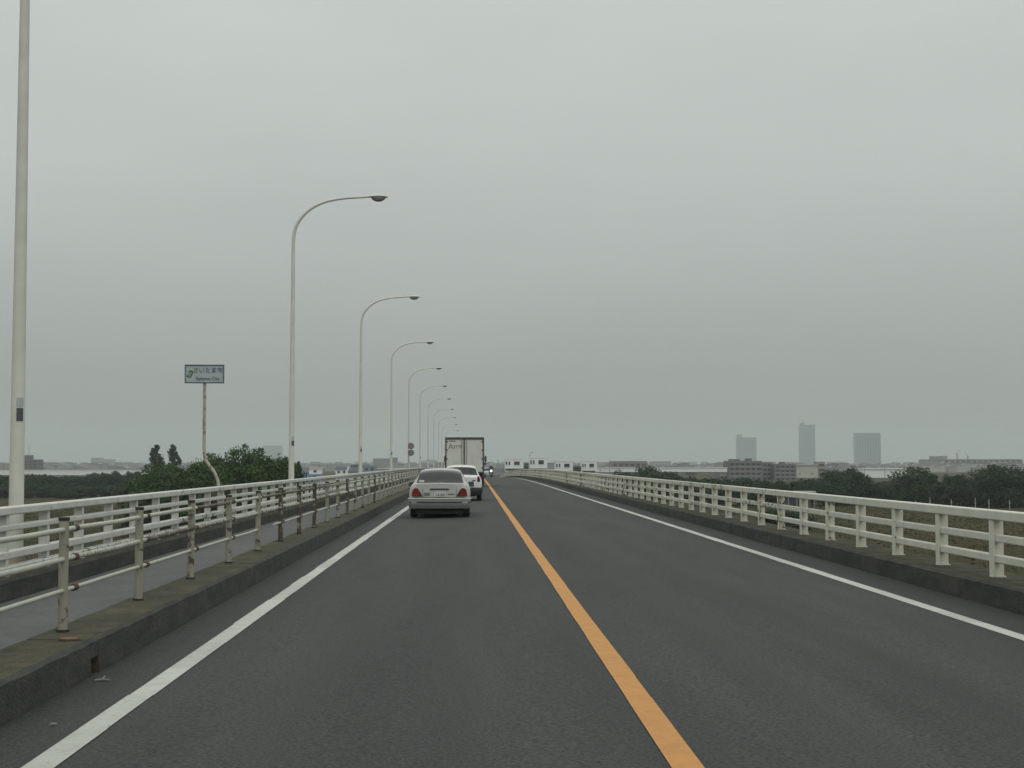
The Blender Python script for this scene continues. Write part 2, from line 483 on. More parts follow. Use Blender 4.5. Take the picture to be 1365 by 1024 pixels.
Y0, Y1 = -40.0, 470.0
STA = [Y0, 0] + [float(y) for y in range(10, 100, 10)] + [float(y) for y in range(100, 470, 5)] + [Y1]
GROUND_Z = -8.0


def sweep(prof, ys, closed=True):
    mb = MB(); n = len(prof)
    for y in ys:
        for (x, z) in prof: mb.v.append((x, y, z - drop(y)))
    for i in range(len(ys) - 1):
        for k in range(n if closed else n - 1):
            k2 = (k + 1) % n
            mb.f.append((i * n + k, i * n + k2, (i + 1) * n + k2, (i + 1) * n + k))
    if closed:
        mb.f.append(tuple(range(n))); mb.f.append(tuple((len(ys) - 1) * n + k for k in reversed(range(n))))
    return mb


def structure(o):
    o['kind'] = 'structure'; return o


# ground sheet, well inside the haze
mb = MB()
mb.quad((-4400, -190, GROUND_Z), (4400, -190, GROUND_Z), (4400, 7800, GROUND_Z), (-4400, 7800, GROUND_Z))
structure(mb.build('ground', m_ground))

mb = sweep([(-2.95, -0.08), (1.05, 0.0), (6.0, -0.099)], STA, closed=False)
structure(mb.build('road', m_asphalt))
mb = sweep([(-5.15, -0.25), (6.6, -0.25), (6.6, -0.75), (4.2, -0.8), (3.9, -2.2), (-2.4, -2.2), (-2.7, -0.8), (-5.15, -0.75)], STA)
structure(mb.build('bridge_deck', m_concrete))


def two_mat(o, m2, test):
    o.data.materials.append(m2)
    for p in o.data.polygons:
        if test(p): p.material_index = 1
    return o


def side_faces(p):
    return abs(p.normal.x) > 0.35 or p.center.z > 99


LK = [(-2.86, -0.24), (-2.86, -0.06), (-2.875, 0.165), (-2.91, 0.193), (-3.35, 0.20), (-3.35, -0.24)]
LKH = [(-2.98, -0.24), (-2.98, -0.06), (-2.98, 0.05), (-2.87, 0.05), (-2.875, 0.165), (-2.91, 0.193), (-3.35, 0.20), (-3.35, -0.24)]
HOLE = (11.45, 11.68)


def kerb_piece(prof, ys):
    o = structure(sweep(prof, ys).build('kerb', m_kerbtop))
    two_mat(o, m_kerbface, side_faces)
    return o


def worn(o, seed):
    r = random.Random(seed)
    for v in o.data.vertices:
        if v.co.z > 0.1:
            v.co.z += r.uniform(-0.006, 0.003); v.co.x += r.uniform(-0.007, 0.007) if abs(v.co.x) < 3 or v.co.x > 5.8 and v.co.x < 5.95 else 0
    return o


def fine(a, b):
    if b > 60 or a < -1: return [a, b]
    n = max(1, int((b - a) / 0.22)); return [a + (b - a) * i / n for i in range(n + 1)]


cuts = [Y0, 0.0, HOLE[0], HOLE[1]] + [HOLE[1] + 10.004 * k for k in range(1, 19)]
for a, b in zip(cuts[:-1], cuts[1:]):
    if a == HOLE[0]:
        kerb_piece(LKH, [a, b]); continue
    worn(kerb_piece(LK, fine(a, b - 0.012 if b > 20 else b)), int(a * 10))
kerb_piece(LK, [cuts[-1]] + [s for s in STA if s > cuts[-1] + 1])
RK = [(5.85, -0.24), (5.85, -0.08), (5.865, 0.14), (5.91, 0.168), (6.6, 0.175), (6.6, -0.24)]
rc_ = [Y0, 4.0] + [4.0 + 10.0 * k for k in range(1, 19)]
for a, b in zip(rc_[:-1], rc_[1:]):
    worn(kerb_piece(RK, fine(a, b - 0.012)), int(a * 7))
kerb_piece(RK, [rc_[-1]] + [s for s in STA if s > rc_[-1] + 1])

structure(sweep([(-3.35, 0.196), (-4.47, 0.19)], STA, closed=False).build('sidewalk', m_walk))
o = structure(sweep([(-4.47, -0.24), (-4.47, 0.37), (-4.50, 0.40), (-5.15, 0.405), (-5.15, -0.24)], STA).build('plinth', m_kerbtop))
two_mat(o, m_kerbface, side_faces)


def line(name, xc, w, m, seed, wob):
    r = random.Random(seed)
    mb = MB(); tone = []
    y = -6.0
    off = 0.0
    while y < 300:
        L = r.uniform(0.9, 1.7) if y < 60 else 6.0
        a, b = xc - w / 2 + r.uniform(-wob, wob), xc + w / 2 + r.uniform(-wob, wob)
        mid = min(max(1.05, a + 0.01), b - 0.01)
        zz = 0.006
        t = r.random()
        k = len(mb.v)
        for yy in (y, y + L):
            for x in (a, mid, b):
                mb.v.append((x, yy, zroad(x, yy) + zz)); tone.append(t)
        mb.f += [(k, k + 1, k + 4, k + 3), (k + 1, k + 2, k + 5, k + 4)]
        y += L
    o = structure(mb.build(name, m))
    at = o.data.attributes.new('tone', 'FLOAT', 'POINT')
    at.data.foreach_set('value', tone)
    return o


line('road_line', -2.265, 0.175, m_white, 3, 0.008)
line('road_line', 5.04, 0.185, m_white, 5, 0.006)
line('centre_line', 1.08, 0.165, m_orange, 4, 0.003)

# ------------------------------------------------------------------ right parapet
RX, RY0, RSP = 6.23, 17.75 - 2.08 * 4, 2.08
RZ = 0.172
par = thing('parapet', 'cream steel parapet of three box rails along the road edge without a sidewalk', 'parapet', (RX, 0, 0))


def post_mesh(sign, h, name, m, fl=0.085, back=0.07):
    """H-section post; the wide flange faces the road."""
    mb = MB()
    s = -sign
    def bx(x0, x1, *a):
        mb.box(min(s * x0, s * x1), max(s * x0, s * x1), *a)
    bx(0.050, 0.064, -fl, fl, 0, h)
    bx(-back, 0.050, -0.032, 0.032, 0, h - 0.015)
    bx(-back - 0.02, 0.075, -0.06, 0.06, -0.004, 0.010)
    return mb.mesh(name, m)


pm = post_mesh(1, 0.72, 'post', m_cream)
n_right = 160
for k in range(n_right):
    y = RY0 + RSP * k
    o = place('post', pm, par, loc=(0, y, RZ - drop(y)))
    o.color = (rnd.uniform(0.15, 0.6), 0, 0, 1)
    if y < 70: o.rotation_euler = (0, 0, math.radians(rnd.uniform(-1.2, 1.2)))


def rail_mesh(prof, ya, yb, step=8.0):
    n = max(1, int((yb - ya) / step))
    ys = [ya + (yb - ya) * i / n for i in range(n + 1)]
    return sweep(prof, ys)


def rrect(x0, x1, z0, z1, r=0.011):
    return [(x0 + r, z0), (x1 - r, z0), (x1, z0 + r), (x1, z1 - r), (x1 - r, z1), (x0 + r, z1), (x0, z1 - r), (x0, z0 + r)]


def rails(parent, sign, levels, y0, sp, n, m, per):
    for (xa, xb, za, zb) in levels:
        if sign > 0: xa, xb = -xb, -xa
        k = -2
        while k < n - 1:
            pr = per if y0 + sp * k < 90 else per * 4
            k2 = min(k + pr, n - 1)
            ya, yb = y0 + sp * k + 0.12, y0 + sp * k2 + 0.112
            o = rail_mesh(rrect(xa, xb, za, zb), ya, yb).build('rail', m, parent, smooth=35)
            o.color = (rnd.uniform(0.1, 0.58), 0, 0, 1)
            k = k2


# levels: x from the post axis towards the road, z absolute
rails(par, 1, [(-0.05, 0.085, 0.845, 0.96), (-0.03, 0.049, 0.585, 0.675), (-0.03, 0.049, 0.34, 0.435)], RY0, RSP, n_right, m_cream, 3)

# ------------------------------------------------------------------ left parapet
LX, LY0, LSP = -4.66, 17.9 - 1.435 * 6, 1.435
n_left = 215
parl = thing('parapet', 'pale grey steel parapet of four rails on the plinth behind the sidewalk', 'parapet', (LX, 0, 0))
pml = post_mesh(-1, 0.62, 'post', m_pale, 0.04, 0.035)
for k in range(n_left):
    y = LY0 + LSP * k
    o = place('post', pml, parl, loc=(0, y, 0.402 - drop(y)))
    o.color = (rnd.uniform(0.1, 0.5), 0, 0, 1)
rails(parl, -1, [(-0.05, 0.09, 1.005, 1.085), (-0.03, 0.072, 0.845, 0.905), (-0.03, 0.072, 0.565, 0.645), (-0.03, 0.072, 0.435, 0.495)], LY0, LSP, n_left, m_pale, 4)

# ------------------------------------------------------------------ pipe guard fence
FX, FY0, FSP = -3.22, 11.97 - 2.68 * 3, 2.68
fence = thing('guard_fence', 'rusty cream pipe fence with three rails between road kerb and sidewalk', 'fence', (FX, 0, 0))
pf = MB()
pf.tube([(0, 0, 0), (0, 0, 0.885)], 0.0385, 14)
fpm = pf.mesh('post', m_fpost, 40)
basem = MB().tube([(0, 0, -0.004), (0, 0, 0.02)], 0.052, 12).mesh('base_collar', m_rustd, 40)
capm = MB().tube([(0, 0, 0.872), (0, 0, 0.898)], 0.0435, 12).mesh('cap', m_rustd, 40)
slm = MB().tube([(0, -0.045, 0), (0, 0.045, 0)], 0.029, 10).mesh('sleeve', m_rust, 40)
PZ = (0.997, 0.766, 0.519)
PR = (0.0215, 0.0215, 0.017)
n_f = 112
for k in range(n_f):
    y = FY0 + FSP * k
    zb = 0.196 - drop(y)
    p = place('post', fpm, fence, loc=(0, y, zb))
    heavy = 0.66 if k in (8, 9, 10, 13, 17) else rnd.uniform(0.28, 0.52)
    p.color = (heavy, 0, 0, 1)
    p.rotation_euler = (math.radians(rnd.uniform(-.5, .5)), math.radians(rnd.uniform(-.5, .5)), rnd.uniform(0, 6))
    if k < 40:
        place('base_collar', basem, p); place('cap', capm, p)
    if k == n_f - 1: break
    y2 = FY0 + FSP * (k + 1)
    for i in range(3):
        if i == 2 and k in (7, 30): continue
        pts = [(0, 0, 0), (rnd.uniform(-.006, .006), (y2 - y) * .5, rnd.uniform(-.008, .004)), (0, y2 - y + 0.34 if not (i == 2 and k == 6) else y2 - y + .1, -(drop(y2) - drop(y)))]
        pts = [(q[0], q[1] + (0.34 if not (k == 8 and i == 2) else -0.9), q[2]) if j < 2 else q for j, q in enumerate(pts)]
        pp = MB().tube(pts, PR[i], 10).build('pipe_rail', m_pipe, fence, smooth=40, loc=(0, y, PZ[i] - drop(y)))
        r_ = rnd.uniform(0.2, 0.62)
        if (k, i) in ((4, 1), (5, 0), (7, 0), (8, 0), (9, 0), (10, 0), (12, 0), (10, 1)): r_ = 0.74
        if i == 2: r_ = rnd.uniform(0.1, 0.35)
        pp.color = (r_, 0, 0, 1)
        if k < 45:
            place('sleeve', slm, pp, loc=(0, 0.33, 0))

# ------------------------------------------------------------------ street lamps
def lamp_parts(root):
    mb = MB()
    pts = [(0, 0, 0.40), (0, 0, 3.0), (0, 0, 7.3)]
    bend = rounded([(0, 0, 7.3), (0.015, 0, 7.72), (0.12, 0, 8.06), (0.41, 0, 8.40), (0.82, 0, 8.62), (1.33, 0, 8.73), (1.95, 0, 8.77)], 5)
    allp = pts[:2] + [tuple(p) for p in bend]
    rad = []
    for p in allp:
        if p[2] < 7.4 and p[0] < 0.01: rad.append(0.082 - (p[2] - 0.4) / 7 * 0.034)
        else: rad.append(0.047 - p[0] / 1.95 * 0.019)
    mb.tube(allp, rad, 16)
    mb.build('pole', m_pole, root, smooth=40).color = (rnd.uniform(0.2, 0.45), 0, 0, 1)
    mb = MB().tube([(0, 0, 0.402), (0, 0, 0.43), (0, 0, 0.435), (0, 0, 0.56)], [0.17, 0.17, 0.12, 0.084], 16)
    mb.build('base_flange', m_pole, root, smooth=30)
    # lamp head: pointed shell above, glass bowl under it
    sh = []
    prof = [(1.90, 0.03, 8.772), (2.0, 0.05, 8.775), (2.13, 0.10, 8.782), (2.30, 0.13, 8.79), (2.45, 0.125, 8.785), (2.54, 0.08, 8.775), (2.57, 0.02, 8.765)]
    mb = MB(); n = 14
    for (x, r, z) in prof:
        for k in range(n):
            t = 2 * math.pi * k / n
            c, s_ = math.cos(t), math.sin(t)
            mb.v.append((x, r * c, z + (0.055 if s_ > 0 else 0.03) * s_ * (0.35 + r / 0.13 * 0.65)))
    for i in range(len(prof) - 1):
        for k in range(n):
            mb.f.append((i * n + k, i * n + (k + 1) % n, (i + 1) * n + (k + 1) % n, (i + 1) * n + k))
    mb.f.append(tuple(range(n))); mb.f.append(tuple((len(prof) - 1) * n + k for k in range(n)))
    h = mb.build('lamp_head', m_pole, root, smooth=50); h.color = (0.2, 0, 0, 1)
    mb = MB(); rings = 6
    for i in range(rings + 1):
        a = math.pi / 2 * i / rings
        for k in range(n):
            t = 2 * math.pi * k / n
            mb.v.append((2.31 + 0.20 * math.cos(t) * math.cos(a), 0.118 * math.sin(t) * math.cos(a), 8.775 - 0.13 * math.sin(a)))
    for i in range(rings):
        for k in range(n):
            mb.f.append((i * n + k, i * n + (k + 1) % n, (i + 1) * n + (k + 1) % n, (i + 1) * n + k))
    mb.build('lens', m_lens, h, smooth=60)
    mb = MB()
    c = []
    for k in range(7):
        t = math.radians(-84 + k * 9)
        c.append((0.0795 * math.cos(t), 0.0795 * math.sin(t)))
    b = len(mb.v)
    for z in (1.97, 2.11):
        for (x, y) in c: mb.v.append((x, y, z))
    for k in range(6): mb.f.append((k, k + 1, 7 + k + 1, 7 + k))
    mb.build('number_plate', m_sticker, root)
    mb = MB()
    for z in (2.13, 2.22):
        for (x, y) in c: mb.v.append((x, y, z))
    for k in range(6): mb.f.append((k, k + 1, 7 + k + 1, 7 + k))
    mb.build('notice', m_signface, root)


LAMP_LABELS = ['cream lamp pole closest to the viewer, its top cut off by the picture edge',
               'tall cream lamp beside the road, first one whose curved arm is in view',
               'second complete curved street lamp, just beyond the city name sign',
               'third complete curved street lamp along the bridge',
               'fourth complete curved street lamp, with two round signs at its pole',
               'fifth complete curved street lamp along the bridge',
               'sixth complete curved street lamp, thin in the haze',
               'seventh complete curved street lamp, thin in the haze',
               'eighth complete curved street lamp, faint in the haze',
               'ninth complete curved street lamp, mostly hidden by the truck',
               'tenth curved lamp, only its head showing above the truck']
lamp0 = thing('street_lamp', LAMP_LABELS[0], 'street lamp', (-4.9, 16.3, 0), 0, 'street lamps along the bridge')
lamp_parts(lamp0)


def copy_tree(o, parent=None):
    c = o.copy(); COL.objects.link(c)
    if parent: c.parent = parent
    for ch in list(o.children): copy_tree(ch, c)
    return c


for k in range(1, 11):
    c = copy_tree(lamp0)
    y = 15.9 + 24.9 * k
    c.location = (-4.9, y, -drop(y) * 1.35)
    c['label'] = LAMP_LABELS[k]
    c.rotation_euler = (math.radians(rnd.uniform(-.2, .2)), math.radians(rnd.uniform(-.2, .2)), math.radians(rnd.uniform(-2, 2)))

# ------------------------------------------------------------------ city sign
sg = thing('city_sign', 'pale blue city name sign with green emblem on a bent white post', 'road sign', (-4.70, 28.0, 0))
pts = rounded([(0, 0, 0.40), (0, 0, 0.95), (-0.02, 0, 1.18), (-0.10, 0, 1.36), (-0.23, 0, 1.54), (-0.275, 0, 1.72), (-0.28, 0, 2.2), (-0.28, 0, 3.30)], 6)
MB().tube(pts, 0.030, 12).build('post', m_signpost, sg, smooth=40).color = (0.46, 0, 0, 1)
MB().box(-0.13, 0.13, -0.09, 0.09, 0.404, 0.42).build('base_plate', m_pale, sg)
MB().box(-0.63, 0.075, -0.055, -0.032, 3.00, 3.325).build('panel', m_signface, sg)
fr = MB()
fr.box(-0.642, 0.087, -0.064, -0.030, 3.313, 3.337).box(-0.642, 0.087, -0.064, -0.030, 2.988, 3.012)
fr.box(-0.642, -0.620, -0.064, -0.030, 3.012, 3.313).box(0.065, 0.087, -0.064, -0.030, 3.012, 3.313)
fr.build('frame', m_signframe, sg)
place('lettering', text_mesh('lettering', 'さいたま市', 0.112, m_signblue, 0.002), sg, loc=(-0.215, -0.059, 3.225))
place('lettering', text_mesh('lettering', 'Saitama City', 0.088, m_signblue, 0.002), sg, loc=(-0.215, -0.059, 3.075))
em = MB()
for k, (a0, a1, r0, r1) in enumerate(((20, 150, 0.030, 0.058), (200, 330, 0.030, 0.058))):
    for i in range(8):
        t0, t1 = math.radians(a0 + (a1 - a0) * i / 8), math.radians(a0 + (a1 - a0) * (i + 1) / 8)
        th0, th1 = 1 - 0.1 * i, 1 - 0.1 * (i + 1)
        pl = [(r0 * math.cos(t0), r0 * math.sin(t0)), ((r0 + (r1 - r0) * th0) * math.cos(t0), (r0 + (r1 - r0) * th0) * math.sin(t0)),
              ((r0 + (r1 - r0) * th1) * math.cos(t1), (r0 + (r1 - r0) * th1) * math.sin(t1)), (r0 * math.cos(t1), r0 * math.sin(t1))]
        em.prism([(p + -0.535, q * 1.2 + 3.155) for p, q in pl], -0.0575, -0.054)
em.prism([(-0.58, 3.12), (-0.555, 3.155), (-0.52, 3.21), (-0.535, 3.155)], -0.0585, -0.054)
em.prism([(-0.54, 3.125), (-0.50, 3.14), (-0.485, 3.185), (-0.515, 3.165)], -0.0585, -0.054)
em.v = [(((x + 0.535) * 1.25 - 0.545), y, (z - 3.155) * 1.25 + 3.16) for x, y, z in em.v]
em.build('emblem', m_signgreen, sg)

# ------------------------------------------------------------------ round traffic signs on the lamp line
rs = thing('round_traffic_sign', 'two greyish round discs one above the other on a post beside a lamp', 'traffic sign', (-4.78, 112.5, 0))
MB().tube([(0, 0, 0.40), (0, 0, 3.02)], 0.03, 10).build('post', m_signpost, rs).color = (0.5, 0, 0, 1)
for z in (2.72, 2.22):
    d = MB().lathe([(0, -0.06), (0.23, -0.06), (0.235, -0.04), (0, -0.04)], (0.18, 0, z), 'y', 24).build('disc', m_disc, rs)
    MB().lathe([(0.185, -0.066), (0.235, -0.066), (0.235, -0.062), (0.185, -0.062), (0.185, -0.066)], (0.18, 0, z), 'y', 24).build('ring', m_discred, d)
MB().box(0, 0.2, -0.04, -0.028, 2.69, 2.75).box(0, 0.2, -0.04, -0.028, 2.19, 2.25).build('bracket', m_sticker, rs)


# ------------------------------------------------------------------ cars
def interp(keys, y):
    for a, b in zip(keys[:-1], keys[1:]):
        if a[0] <= y <= b[0]:
            t = (y - a[0]) / max(1e-9, b[0] - a[0])
            t = t * t * (3 - 2 * t) * 0.5 + t * 0.5
            return [p + (q - p) * t for p, q in zip(a, b)]
    return list(keys[-1])


GT = (0.0, 0.12, 0.5, 0.86, 0.955, 1.0, 1.0)


def car(root, keys, glass, paint, lower=None, z_low=0.0):
    """keys: y, sill z, belt z, half width, roof half width, roof z.  glass: (name, y0, y1, kind) bands."""
    L = keys[-1][0]
    ys = sorted(set([round(L * i / 64, 4) for i in range(65)] + [k[0] for k in keys] + [g for b in glass for g in b[1:3]]))
    rows = []
    for y in ys:
        _, zs, zb, hw, hr, zr = interp(keys, y)
        half = [(0, zs), (hw * 0.6, zs), (hw - 0.09, zs + 0.01), (hw - 0.02, zs + 0.08), (hw, zs + 0.22), (hw + 0.004, (zs + zb) / 2 + 0.05), (hw - 0.012, zb - 0.10), (hw - 0.055, zb)]
        b0 = hw - 0.055
        for t in GT[1:5]:
            xx = b0 + (hr - b0) * min(1.0, t * 1.05)
            if t == 0.955: xx = hr - 0.07
            half.append((xx, zb + (zr - zb) * t))
        half.append((hr * 0.55, zr)); half.append((0, zr + 0.012))
        rows.append(half)
    n = len(rows[0])
    groups = {}
    V = []
    idx = {}
    for i, y in enumerate(ys):
        for sgn in (-1, 1):
            for j, (x, z) in enumerate(rows[i]):
                idx[(i, sgn, j)] = len(V); V.append((sgn * x, y, z))
    for i in range(len(ys) - 1):
        ym = (ys[i] + ys[i + 1]) / 2
        for sgn in (-1, 1):
            for j in range(n - 1):
                nm = 'body'
                for (gname, y0, y1, kind) in glass:
                    if y0 <= ym <= y1:
                        if kind == 'side' and j in (8, 9): nm = gname + ('|l' if sgn < 0 else '|r')
                        if kind == 'top' and j >= 10: nm = gname
                q = (idx[(i, sgn, j)], idx[(i, sgn, j + 1)], idx[(i + 1, sgn, j + 1)], idx[(i + 1, sgn, j)])
                groups.setdefault(nm, []).append(q)
    for i in (0, len(ys) - 1):
        loop = [idx[(i, 1, j)] for j in range(n)] + [idx[(i, -1, j)] for j in reversed(range(n))]
        groups['body'].append(tuple(loop))
    objs = {}
    for nm, fs in groups.items():
        used = sorted({v for f in fs for v in f}); rm = {v: k for k, v in enumerate(used)}
        mb = MB(); mb.v = [V[u] for u in used]; mb.f = [tuple(rm[v] for v in f) for f in fs]
        m = paint if nm == 'body' else m_glass
        me = bpy.data.meshes.new(nm.split('|')[0]); me.from_pydata(mb.v, [], mb.f); me.materials.append(m)
        bm = bmesh.new(); bm.from_mesh(me); bmesh.ops.remove_doubles(bm, verts=bm.verts, dist=0.0005)
        bmesh.ops.recalc_face_normals(bm, faces=bm.faces)
        if nm != 'body':   # keep open sheets facing outwards
            c = Vector((0, L / 2, 0.6))
            fl = [f for f in bm.faces if f.normal.dot(f.calc_center_median() - c) < 0]
            if fl: bmesh.ops.reverse_faces(bm, faces=fl)
        bm.to_mesh(me); bm.free()
        me.polygons.foreach_set('use_smooth', [True] * len(me.polygons)); me.set_sharp_from_angle(angle=math.radians(38))
        objs[nm] = place(nm.split('|')[0], me, root)
    return objs


def wheel_set(root, ys, hw, r, w):
    me = MB().lathe([(r * 0.62, -w / 2), (r * 0.9, -w / 2), (r, -w * 0.36), (r, w * 0.36), (r * 0.9, w / 2), (r * 0.62, w / 2), (r * 0.55, 0), (r * 0.62, -w / 2)], (0, 0, 0), 'x', 24).mesh('wheel', m_tyre, 40)
    rb = MB().lathe([(0, -w * 0.42), (r * 0.25, -w * 0.46), (r * 0.6, -w * 0.40), (r * 0.63, -w * 0.3), (r * 0.63, w * 0.3), (r * 0.6, w * 0.40), (r * 0.25, w * 0.46), (0, w * 0.42)], (0, 0, 0), 'x', 20)
    rm = rb.mesh('rim', m_rim, 40)
    ar = MB()
    n = 12
    for i in range(n):
        a, b = math.pi * i / n, math.pi * (i + 1) / n
        ar.prism([(r * 1.0 * math.cos(a), r * math.sin(a)), (r * 1.16 * math.cos(a), r * 1.16 * math.sin(a)), (r * 1.16 * math.cos(b), r * 1.16 * math.sin(b)), (r * math.cos(b), r * math.sin(b))], -0.012, 0.012, 'x')
    arm = ar.mesh('wheel_arch', m_under)
    for y in ys:
        for s_ in (-1, 1):
            o = place('wheel', me, root, loc=(s_ * (hw - w / 2), y, r))
            place('rim', rm, o)
            place('wheel_arch', arm, root, loc=(s_ * (hw + 0.012), y, r))


def mirror(root, y, x, z, sgn, w=0.2, h=0.13, m=None):
    mb = MB().box(min(sgn * x, sgn * (x + w)), max(sgn * x, sgn * (x + w)), y - 0.04, y + 0.06, z, z + h)
    o = mb.build('side_mirror', m or m_bumpd, root, bevel=0.025)
    MB().box(min(sgn * (x + .02), sgn * (x + w - .02)), max(sgn * (x + .02), sgn * (x + w - .02)), y - 0.046, y - 0.041, z + 0.018, z + h - 0.018).build('mirror_glass', m_mirror, o)
    MB().box(min(sgn * (x - .12), sgn * (x + .02)), max(sgn * (x - .12), sgn * (x + .02)), y - 0.01, y + 0.03, z - 0.02, z + 0.03).build('mirror_arm', m or m_bumpd, o)


# --- silver sedan
sed = thing('sedan_car', 'silver four-door sedan with red tail lights driving closest ahead', 'car', (-0.925, 42.2, zroad(-0.925, 42)))
keys = [(0.0, 0.30, 0.86, 0.76, 0.66, 0.955), (0.05, 0.26, 0.90, 0.825, 0.68, 0.965), (0.25, 0.24, 0.91, 0.855, 0.69, 0.975), (0.62, 0.2, 0.91, 0.86, 0.66, 0.962),
        (1.12, 0.2, 0.92, 0.862, 0.57, 1.295), (1.40, 0.2, 0.93, 0.862, 0.535, 1.37), (2.2, 0.2, 0.925, 0.862, 0.54, 1.385), (2.75, 0.2, 0.92, 0.86, 0.56, 1.345),
        (3.45, 0.2, 0.90, 0.855, 0.66, 0.945), (4.2, 0.22, 0.80, 0.84, 0.66, 0.84), (4.5, 0.26, 0.66, 0.80, 0.6, 0.70), (4.58, 0.34, 0.58, 0.72, 0.55, 0.6)]
car(sed, keys, [('rear_window', 0.64, 1.25, 'top'), ('side_window', 1.25, 1.95, 'side'), ('side_window', 2.03, 2.95, 'side'), ('windscreen', 2.78, 3.4, 'top')], m_silver)
wheel_set(sed, (0.92, 3.62), 0.845, 0.305, 0.205)
# rear fascia
for s_ in (-1, 1):
    pl = [(0.53, 0.605), (0.765, 0.605), (0.78, 0.66), (0.75, 0.79), (0.70, 0.838), (0.615, 0.838), (0.57, 0.78)]
    tl = MB().prism([(s_ * a, b) for a, b in pl], -0.022, 0.02).build('tail_light', m_red, sed, bevel=0.01)
    pl = [(0.555, 0.610), (0.76, 0.610), (0.775, 0.66), (0.768, 0.685), (0.56, 0.685)]
    MB().prism([(s_ * a, b) for a, b in pl], -0.027, -0.021).build('reflector', m_redo, tl)
    pl = [(0.475, 0.606), (0.53, 0.606), (0.565, 0.75), (0.55, 0.75)]
    MB().prism([(s_ * a, b) for a, b in pl], -0.02, 0.0).build('light_edge', m_bumpd, tl)
MB().box(-0.27, 0.265, -0.035, 0.01, 0.800, 0.824).build('boot_handle', m_bumpd, sed, bevel=0.004)
MB().box(-0.25, 0.245, -0.040, -0.034, 0.822, 0.832).build('chrome_strip', m_chrome, sed)
MB().tube([(-0.02, 0.03, 0.965), (-0.02, 0.03, 1.035)], 0.006, 6).build('boot_emblem', m_chrome, sed)
pt = MB().box(-0.155, 0.18, -0.030, -0.012, 0.590, 0.75).build('licence_plate', m_plate, sed, bevel=0.004)
place('plate_lettering', text_mesh('plate_lettering', '14-84', 0.108, m_ink, 0.001), pt, loc=(0.0125, -0.0325, 0.645))
MB().box(-0.435, -0.27, -0.012, 0.0, 0.635, 0.71).build('badge', m_clad, sed)
bd = MB()
for i in range(5): bd.box(0.24 + i * 0.038, 0.268 + i * 0.038, -0.012, 0.0, 0.655, 0.685)
bd.build('badge_lettering', m_clad, sed)
pl = [(0.46, 1.36)]
for s_ in (-1, 1):
    MB().box(s_ * .47 - .004, s_ * .47 + .004, -0.004, 0.004, 0.584, 0.85).build('boot_seam', m_under, sed)
# lid shut line and bumper
MB().box(-0.70, 0.70, -0.006, 0.006, 0.572, 0.584).build('boot_seam', m_under, sed)


def bumper(root, hw, prof, y_wrap, name, m, curve=0.06):
    mb = MB(); n = len(prof)
    path = []
    for i in range(13):
        a = -1 + 2 * i / 12
        path.append((a * hw, curve * abs(a) ** 3))
    path = [(-hw - 0.012, y_wrap)] + [(-hw - 0.012, 0.14)] + path[0:] + [(hw + 0.012, 0.14)] + [(hw + 0.012, y_wrap)]
    for i, (px, py) in enumerate(path):
        p0 = Vector(path[max(0, i - 1)]); p1 = Vector(path[min(len(path) - 1, i + 1)])
        d = (p1 - p0).normalized(); nn = Vector((d.y, -d.x))
        for (o_, z) in prof: mb.v.append((px + nn.x * o_, py + nn.y * o_, z))
    for i in range(len(path) - 1):
        for k in range(n):
            k2 = (k + 1) % n
            mb.f.append((i * n + k, i * n + k2, (i + 1) * n + k2, (i + 1) * n + k))
    mb.f.append(tuple(range(n))); mb.f.append(tuple((len(path) - 1) * n + k for k in range(n)))
    return mb.build(name, m, root, smooth=35)


bumper(sed, 0.815, [(-0.04, 0.568), (0.05, 0.562), (0.066, 0.545), (0.060, 0.520), (-0.04, 0.520)], 0.55, 'bumper', m_silver)
bumper(sed, 0.815, [(-0.04, 0.518), (0.052, 0.518), (0.046, 0.455), (-0.04, 0.455)], 0.55, 'bumper_face', m_bface)
bumper(sed, 0.805, [(-0.04, 0.452), (0.03, 0.452), (0.03, 0.425), (-0.04, 0.425)], 0.55, 'bumper_strip', m_bumpd)
bumper(sed, 0.805, [(-0.06, 0.422), (0.055, 0.42), (0.06, 0.36), (0.03, 0.27), (-0.02, 0.25), (-0.06, 0.25)], 0.50, 'rear_valance', m_clad)
MB().box(-0.66, 0.66, 0.12, 4.2, 0.12, 0.28).build('underbody', m_under, sed)
MB().tube([(-0.30, 0.10, 0.20), (-0.30, 0.8, 0.2)], 0.07, 10).tube([(-0.36, 0.02, 0.19), (-0.36, 0.2, 0.19)], 0.03, 8).build('exhaust', m_under, sed)
MB().box(0.0, 0.12, 0.4, 0.7, 0.13, 0.2).box(0.30, 0.42, 0.4, 0.7, 0.14, 0.2).build('tow_eye', m_under, sed)
mirror(sed, 2.95, 0.80, 0.83, 1, 0.165, 0.15)
mirror(sed, 2.95, 0.80, 0.83, -1, 0.165, 0.15)
MB().box(-0.60, -0.45, 0.60, 0.66, 0.99, 1.055).build('sticker', m_plate, sed, bevel=0.01)
for s_ in (-1, 1):
    MB().box(s_ * 0.62 - 0.13, s_ * 0.62 + 0.13, 4.50, 4.53, 0.58, 0.70).build('headlight', m_chrome, sed)
    for y in (1.5, 2.35):
        MB().box(min(s_ * .864, s_ * .882), max(s_ * .864, s_ * .882), y, y + 0.16, 0.79, 0.82).build('door_handle', m_clad, sed)

